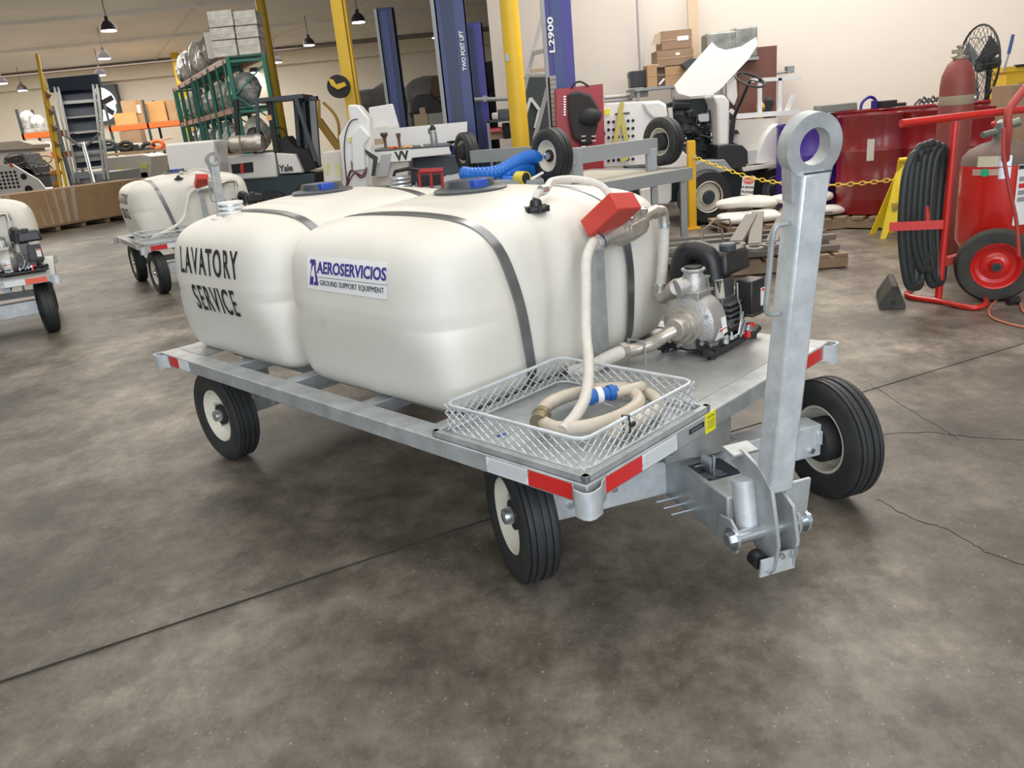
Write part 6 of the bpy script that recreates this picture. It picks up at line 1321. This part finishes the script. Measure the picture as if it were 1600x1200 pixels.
c = gpt(1592, 10.2, 120); t = Thing('mop_bucket', 'yellow janitor bucket cart by the wall at the right edge', 'mop bucket', c); za = at_y(1590, 103, 10.2).z
m = t.mb(); m.b2((c.x-.17, c.y, .08), (c.x+.35, c.y+.35, za-.03)); t.part('bucket', m, mat('bucket_yellow', (.80, .50, .03), .45), bev=.02); m = t.mb(); m.b2((c.x-.19, c.y-.02, za-.06), (c.x+.37, c.y+.37, za)); t.part('rim', m, MATS['bucket_yellow']); m = t.mb(); m.box(c.x, c.y-.01, za+.0, .13, .06, .03); m.b2((c.x+.0, c.y-.02, za-.30), (c.x+.3, c.y-.001, za-.20)); t.part('wringer', m, BLACKM)
m = t.mb(); 
for q in ((-.12, .05), (.3, .05), (-.12, .3), (.3, .3)): m.cyl((c.x+q[0]-.02, c.y+q[1], .04), (c.x+q[0]+.02, c.y+q[1], .04), .04, 10)
t.part('castor', m, BLACKM)['kind'] = 'stuff'
t = Thing('mop', 'mop with a grey shaft and blue grip standing in the yellow bucket', 'mop', at_y(1570, 110, 10.15)); m = t.mb(); m.cyl(at_y(1568, 112, 10.15), at_y(1576, 84, 10.15), .012, 8); t.part('shaft', m, GREYP); m = t.mb(); m.cyl(at_y(1576, 84, 10.15), at_y(1583, 54, 10.15), .02, 8); t.part('blue_grip', m, mat('navy_grip', (.03, .08, .25), .5))
m = MB(); vbox(m, 1580, 1625, 131, 180, 7.6, .3, z0=0); tag(m.build('brown_carton', CARDB), 'tall brown carton behind the extinguisher frame at the right edge', 'box')

# ================================================================ WHEELED FIRE EXTINGUISHER
YE = 5.25
ex = Thing('wheeled_extinguisher', 'large red fire extinguisher on a two-wheeled tube frame with black hose', 'fire extinguisher', (3.2, 5.3, 0))
def E(x, y, Y=YE): return at_y(x, y, Y)
def EP(name, m, mm, par=None, **k): return ex.part(name, m, mm, par, **k)
g0 = at_z(1417, 461, .02); g1 = at_z(1522, 481, .02); g2 = at_z(1541, 470, .02); g3 = at_z(1500, 440, .02); g4 = at_z(1440, 440, .02)
m = ex.mb(); m.tube(curve_pts([g4, g0, g0.lerp(g1, .5), g1, g2, g2.lerp(g3, .6)], 6), .019, 10); fr = EP('base_tube', m, EXTR)
up0 = at_z(1466, 466, .03); m = ex.mb(); m.tube([up0, Vector((E(1493, 190, up0.y+.0).x, up0.y, E(1493, 190, up0.y).z))], .024, 12); EP('front_upright', m, EXTR)
m = ex.mb(); m.tube([E(1408, 193, 5.05), E(1500, 182, 5.15), E(1600, 171, 5.3), E(1660, 165, 5.4)], .024, 12); EP('top_tube', m, EXTR)
m = ex.mb(); m.tube(curve_pts([E(1625, 105, 5.2), E(1600, 140, 5.15), E(1577, 172, 5.1), E(1575, 205, 5.1), E(1572, 232, 5.15), E(1571, 250, 5.2)], 5), .024, 12); EP('rear_upright', m, EXTD)
m = ex.mb(); m.tube(curve_pts([E(1569, 200, 5.0), E(1568, 240, 5.0), E(1576, 290, 5.0), E(1588, 345, 5.0), E(1592, 400, 5.0)], 5), .012, 8); EP('brace_tube', m, EXTD)
cc = at_y(1556, 300, 5.62); zb_ = .30; zt_ = at_y(1545, 262, 5.4).z; rc = .235
m = ex.mb(); m.lathe([(.10, zb_-.05), (rc*.8, zb_-.03), (rc, zb_+.06), (rc, zt_)], (cc.x, cc.y, 0), None, 40); cy = EP('cylinder', m, EXTR, smooth=50)
m = ex.mb(); m.lathe([(rc*1.0, zt_-.002), (rc*.97, zt_+.05), (rc*.80, zt_+.10), (rc*.5, zt_+.135), (.06, zt_+.15), (.05, zt_+.17)], (cc.x, cc.y, 0), None, 40); EP('dusty_dome', m, mat('dusty_dome', (.20, .12, .10), .7, col2=(.14, .12, .10), scale=6), cy, smooth=60)
zv = zt_+.17; m = ex.mb(); m.lathe([(.05, 0), (.055, .02), (.04, .03), (.05, .05), (.045, .10), (.02, .12)], (cc.x, cc.y, zv), None, 16); m.cyl((cc.x, cc.y, zv+.07), (cc.x+.09, cc.y-.05, zv+.10), .03, 10); m.cyl((cc.x, cc.y, zv+.05), (cc.x-.15, cc.y-.03, zv+.03), .022, 10); EP('valve', m, mat('valve_grey', (.24, .26, .23), .45, .5), cy)
m = ex.mb(); m.ico((cc.x-.10, cc.y-.06, zv+.10), .018, 2); EP('red_pin', m, REDR, cy)
ang0 = math.atan2(-cc.y, -cc.x)
def wrap(a0, a1, z0, z1, name, mm, off=.002, par=cy):
    V = []; F = []; n = 8
    for i in range(n+1):
        a = a0+(a1-a0)*i/n
        for z in (z0, z1):
            for o_ in (off, off+.002): V.append((cc.x+(rc+o_)*math.cos(a), cc.y+(rc+o_)*math.sin(a), z))
    for i in range(n): q = i*4; F += [(q, q+4, q+6, q+2), (q+1, q+3, q+7, q+5), (q, q+1, q+5, q+4), (q+2, q+6, q+7, q+3)]
    F += [(0, 2, 3, 1), (n*4, n*4+1, n*4+3, n*4+2)]; m = ex.mb(); m.add(V, F); return EP(name, m, mm, par, smooth=60)
zA = at_y(1525, 256, 5.4).z; zB = at_y(1525, 273, 5.4).z
l1 = wrap(ang0-.55, ang0-.02, zA-.035, zA+.035, 'inspection_label', mat('ivory_label', (.70, .64, .48), .6)); wrap(ang0-.02, ang0+.32, zA-.035, zA+.035, 'foil_label', ZINC)
l2 = wrap(ang0-.68, ang0+.02, zB-.020, zB+.022, 'pale_strip', mat('pink_strip', (.55, .35, .30), .6)); wrap(ang0+.02, ang0+.32, zB-.045, zB+.030, 'foil_label', ZINC)
a_ = ang0-.32; q = Vector((cc.x+(rc+.005)*math.cos(a_), cc.y+(rc+.005)*math.sin(a_), zB)); m = ex.mb(); m.lathe([(.028, 0), (.028, .004)], q, q+Vector((math.cos(a_), math.sin(a_), 0)), 8); EP('green_dot', m, mat('green_dot', (.02, .45, .20), .5), l2)
zC = at_y(1580, 258, 5.4).z; zD = at_y(1580, 352, 5.4).z
ins = wrap(ang0+.50, ang0+1.20, zD, zC, 'instruction_label', PAPER, .004)
wrap(ang0+.51, ang0+1.19, zC-.03, zC-.005, 'label_header', INK, .007, ins)
for k in range(7): wrap(ang0+.56+.3*(k % 2), ang0+.78+.3*(k % 2), zC-.08-.045*(k//2)-.03, zC-.08-.045*(k//2), 'pictogram', mat('pictogram_grey', (.30, .30, .32), .6) if k != 2 else REDR, .007, ins)
m = ex.mb(); a0_, b0_ = at_y(1390, 347, 5.06), at_y(1474, 348, 4.96); m.beam(Vector((a0_.x, a0_.y, (a0_.z+b0_.z)/2-.02)), Vector((b0_.x, b0_.y, (a0_.z+b0_.z)/2-.02)), .012, .055, up=(0, 0, 1)); EP('hose_bracket', m, EXTR)
r = random.Random(2)
for k in range(6):
    xo = 1422+k*8.6; Yk = 5.12+.034*k; tp_ = 222+abs(k-3)*3+(0 if k else 8); bt_ = 425+r.uniform(-4, 26); wv = (10-k*.8)
    pts = [E(xo+8, tp_, Yk), E(xo-4, tp_+22, Yk-.02), E(xo-9-wv*.2, 300, Yk-.03), E(xo-12-wv*.2, 370, Yk-.03), E(xo-7, bt_-16, Yk-.02), E(xo+2, bt_, Yk), E(xo+9, bt_-18, Yk+.07), E(xo+7, 350, Yk+.10), E(xo+12, 280, Yk+.10), E(xo+14, tp_+20, Yk+.07)]
    m = ex.mb(); m.tube(curve_pts(pts, 5, closed=True), .0225, 10, closed=True); EP('hose_loop', m, mat('hose_black', (.028, .036, .036), .45))
m = ex.mb(); m.tube([E(1449, 330, 5.0), E(1450, 352, 5.0)], .013, 8); m.cyl(E(1449, 322, 5.0), E(1449, 330, 5.0), .009, 8); EP('nozzle', m, EXTR)
def ewheel(c, R_, dirv):
    m = ex.mb(); e_ = c+dirv; m.lathe([(R_*.62, -.045), (R_*.72, -.05), (R_*.93, -.045), (R_, -.02), (R_, .03), (R_*.93, .05), (R_*.62, .045)], c, e_, 44, close=True); o = EP('wheel_tyre', m, mat('dusty_rubber', (.06, .055, .045), .8, col2=(.035, .035, .03), scale=8))
    m = ex.mb(); m.lathe([(R_*.66, -.035), (R_*.62, -.052), (R_*.57, -.045), (R_*.50, -.005), (R_*.40, .005), (R_*.34, -.012), (R_*.20, -.02), (R_*.12, -.05), (.001, -.05)], c, e_, 36, cap0=False); EP('wheel_disc', m, EXTR, o); m = ex.mb(); m.lathe([(R_*.12, -.075), (R_*.12, -.04), (.001, -.04)], c, e_, 16); m.lathe([(R_*.10, -.08), (.001, -.08)], c, e_, 12); EP('axle_end', m, DKGREY, o)
wc = at_z(1550, 468, 0); ewheel(Vector((wc.x-.02, wc.y-.03, .245)), .245, Vector((.42, .9, 0)).normalized()); ewheel(Vector((wc.x+.38, wc.y+.62, .245)), .245, Vector((.42, .9, 0)).normalized())
m = ex.mb(); m.cyl((wc.x-.02, wc.y, .245), (wc.x+.38, wc.y+.62, .245), .018, 8); EP('axle', m, EXTR)
m = ex.mb(); m.beam(up0+Vector((0, 0, .25)), (cc.x, cc.y, .28), .05, .05); EP('cylinder_support', m, EXTD)

# chock, cord
c = at_z(1395, 484, 0); t = Thing('wheel_chock', 'black rubber wheel chock on the floor left of the extinguisher cart', 'wheel chock', c); u_ = (at_z(1386, 446, 0)-at_z(1398, 484, 0)).normalized(); s_ = Vector((u_.y, -u_.x, 0))
m = t.mb(); m.prism([(-.085, 0), (.078, 0), (.078, .03), (.022, .165), (-.012, .165), (-.085, .04)], .0, axes(c, s_, (0, 0, 1)), h0=-.40); ck = t.part('wedge', m, mat('worn_rubber', (.035, .037, .033), .7, col2=(.07, .065, .05), scale=7), bev=.006)
m = t.mb(); q = c+Vector((0, 0, .05)); m.cyl(q-u_*.003+s_*.0, q+u_*.004, .016, 12); t.part('bore', m, BLACKM, ck)
m = MB(); cp = [at_z(x, y, .008) for x, y in ((1640, 515), (1600, 511), (1570, 504), (1550, 496), (1545, 486), (1552, 474), (1566, 466), (1590, 470), (1600, 488), (1620, 500))]; m.tube(curve_pts(cp, 8), .007, 8)
t = Thing('extension_cord', 'salmon orange extension cord with a black plug on the floor at the right', 'cord', (cp[1].x, cp[1].y, 0)); m.M = Matrix.Translation(-t.loc); m.v = [m.M @ v for v in m.v]; t.part('cable', m, mat('salmon_cord', (.55, .17, .10), .5)); m = t.mb(); q = at_z(1583, 470, .03); m.cyl(q-Vector((.035, 0, 0)), q+Vector((.04, .01, 0)), .026, 10); t.part('plug', m, BLACK)

# ================================================================ PALLET OF SPARE TOW BARS, SACKS
pt = Thing('pallet', 'wooden pallet loaded with spare tow bars right of the pump', 'pallet', (2.1, 7.0, 0)); a = at_z(1062, 440, 0); b_ = at_z(1325, 418, 0); u_ = Vector((b_.x-a.x, b_.y-a.y, 0)); Lp = u_.length; u_.normalize(); v_ = Vector((-u_.y, u_.x, 0)); O_ = Vector((a.x, a.y, 0))
for k in range(3): m = pt.mb(); m.beam(O_+v_*(.05+.5*k)+Vector((0, 0, .055)), O_+v_*(.05+.5*k)+u_*Lp+Vector((0, 0, .055)), .09, .09); pt.part('bearer', m, WOOD)
for k in range(10): m = pt.mb(); m.beam(O_+u_*(.06+k*(Lp-.12)/9)+Vector((0, 0, .113)), O_+u_*(.06+k*(Lp-.12)/9)+v_*1.15+Vector((0, 0, .113)), .11, .024); pt.part('deck_board', m, WOOD)
TBN = ['nearest', 'second', 'third', 'fourth', 'fifth', 'sixth']
def towbar(A, B, label, group='spare tow bars on the pallet', w_=.07, hgt=.05, upv=(0, 0, 1), es=1.0):
    t = Thing('spare_tow_bar', label, 'tow bar', A, group); m = t.mb(); m.beam(A, B, w_, hgt, upv); t.part('bar', m, TOWG, bev=.006); d = (A-B).normalized(); c = A+d*.055*es; m = t.mb()
    uu = Vector(upv); sx = uu.cross(d).normalized(); nn2 = d.cross(sx); n = 18; V = []; F = []
    for i in range(n):
        q = 2*PI*i/n
        for r_ in (.068*es, .036*es):
            for y in (-.014, .014): V.append(c+d*(r_*math.cos(q))+sx*(r_*math.sin(q))+nn2*y)
    for i in range(n): q = i*4; e_ = ((i+1) % n)*4; F += [(q, e_, e_+1, q+1), (q+2, q+3, e_+3, e_+2), (q, q+2, e_+2, e_), (q+1, e_+1, e_+3, q+3)]
    m.add(V, F); t.part('eye', m, TOWG); return t
for k in range(6):
    z = .165+.075*(k//3)*1.0; o_ = v_*(.12+.26*(k % 3)+.10*(k//3)); towbar(O_+u_*(-.16+.07*(k % 3))+o_+Vector((0, 0, z)), O_+u_*(Lp*.97)+o_+Vector((0, 0, z)), 'spare grey tow bar lying lengthwise, %s in the pallet stack' % TBN[k])
towbar(at_y(1150, 380, 6.5), at_y(1174, 338, 7.5), 'spare tow bar lying crosswise with its eye behind the fuel cap', w_=.11, es=1.25); towbar(at_y(1179, 384, 6.5), at_y(1184, 334, 7.6), 'spare tow bar lying crosswise with its ring hanging over the front', w_=.11, es=1.25); towbar(at_y(1206, 380, 6.5), at_y(1222, 343, 7.5), 'spare tow bar partly hidden by the upright tow bar', w_=.10, es=1.25)
m = MB(); m.tube([at_y(1094, 405, 6.8), at_y(1098, 360, 6.9), at_y(1108, 352, 6.95), at_y(1128, 358, 6.95), at_y(1131, 400, 6.9)], .010, 6); m.tube([at_y(1108, 352, 7.0), at_y(1116, 344, 7.05), at_y(1140, 343, 7.05), at_y(1143, 360, 7.05)], .010, 6); tag(m.build('wire_hoop', TOWG), 'bent steel hoop standing among the spare tow bars', 'hoop')
sp2 = Thing('pallet', 'small wooden pallet under the white sacks', 'pallet', (2.6, 8.4, 0)); a = at_z(1140, 375, 0); O2 = Vector((a.x, a.y, 0)); u2 = (at_z(1330, 357, 0)-a).normalized(); v2 = Vector((-u2.y, u2.x, 0))
for k in range(3): m = sp2.mb(); m.beam(O2+v2*(.05+.4*k)+Vector((0, 0, .055)), O2+v2*(.05+.4*k)+u2*1.35+Vector((0, 0, .055)), .09, .09); sp2.part('bearer', m, WOOD)
for k in range(7): m = sp2.mb(); m.beam(O2+u2*(.06+k*.2)+Vector((0, 0, .113)), O2+u2*(.06+k*.2)+v2*.95+Vector((0, 0, .113)), .12, .024); sp2.part('deck_board', m, WOOD)
SACK = mat('white_sack', (.74, .72, .66), .6, bump=.3, bscale=20)
for k, (uu, vv, z, lb) in enumerate(((.30, .30, .19, 'white sack at the left of the sack pallet'), (1.0, .30, .19, 'white printed sack at the right front of the sack pallet'), (.35, .55, .32, 'upper left white sack of the pile'), (.95, .50, .32, 'upper right white sack, behind the upright tow bar'), (.65, .50, .43, 'topmost white sack of the pile'))[:4]):
    c = O2+u2*uu+v2*vv; t = Thing('sack', lb, 'sack', (c.x, c.y, z-.06), 'white sacks behind the tow bars'); m = MB(axes(Vector((0, 0, .06)), u2, v2)); V = []; F = []; n = 16
    for j in range(9):
        ph = -PI/2+PI*j/8
        for i in range(n):
            a_ = 2*PI*i/n; ca, sa = math.cos(a_), math.sin(a_); q = (abs(ca)**5+abs(sa)**5)**-.2; V.append((.34*q*ca*math.cos(ph)**.45, .24*q*sa*math.cos(ph)**.45, .055*math.sin(ph)+.012*math.sin(3*a_+k)*math.cos(ph)+.01*math.cos(2*a_+k*2)))
    for j in range(8):
        for i in range(n): F.append((j*n+i, j*n+(i+1) % n, (j+1)*n+(i+1) % n, (j+1)*n+i))
    m.add(V, F); m.build('sack_body', SACK, t.o, smooth=60)
    if k == 1: text_mb('Water Treatment', .05, .8, .001, Matrix.Translation((0, 0, .06)) @ axes(v2*-.242, u2, (0, 0, 1))).build('print', INKG, t.o, smooth=0)
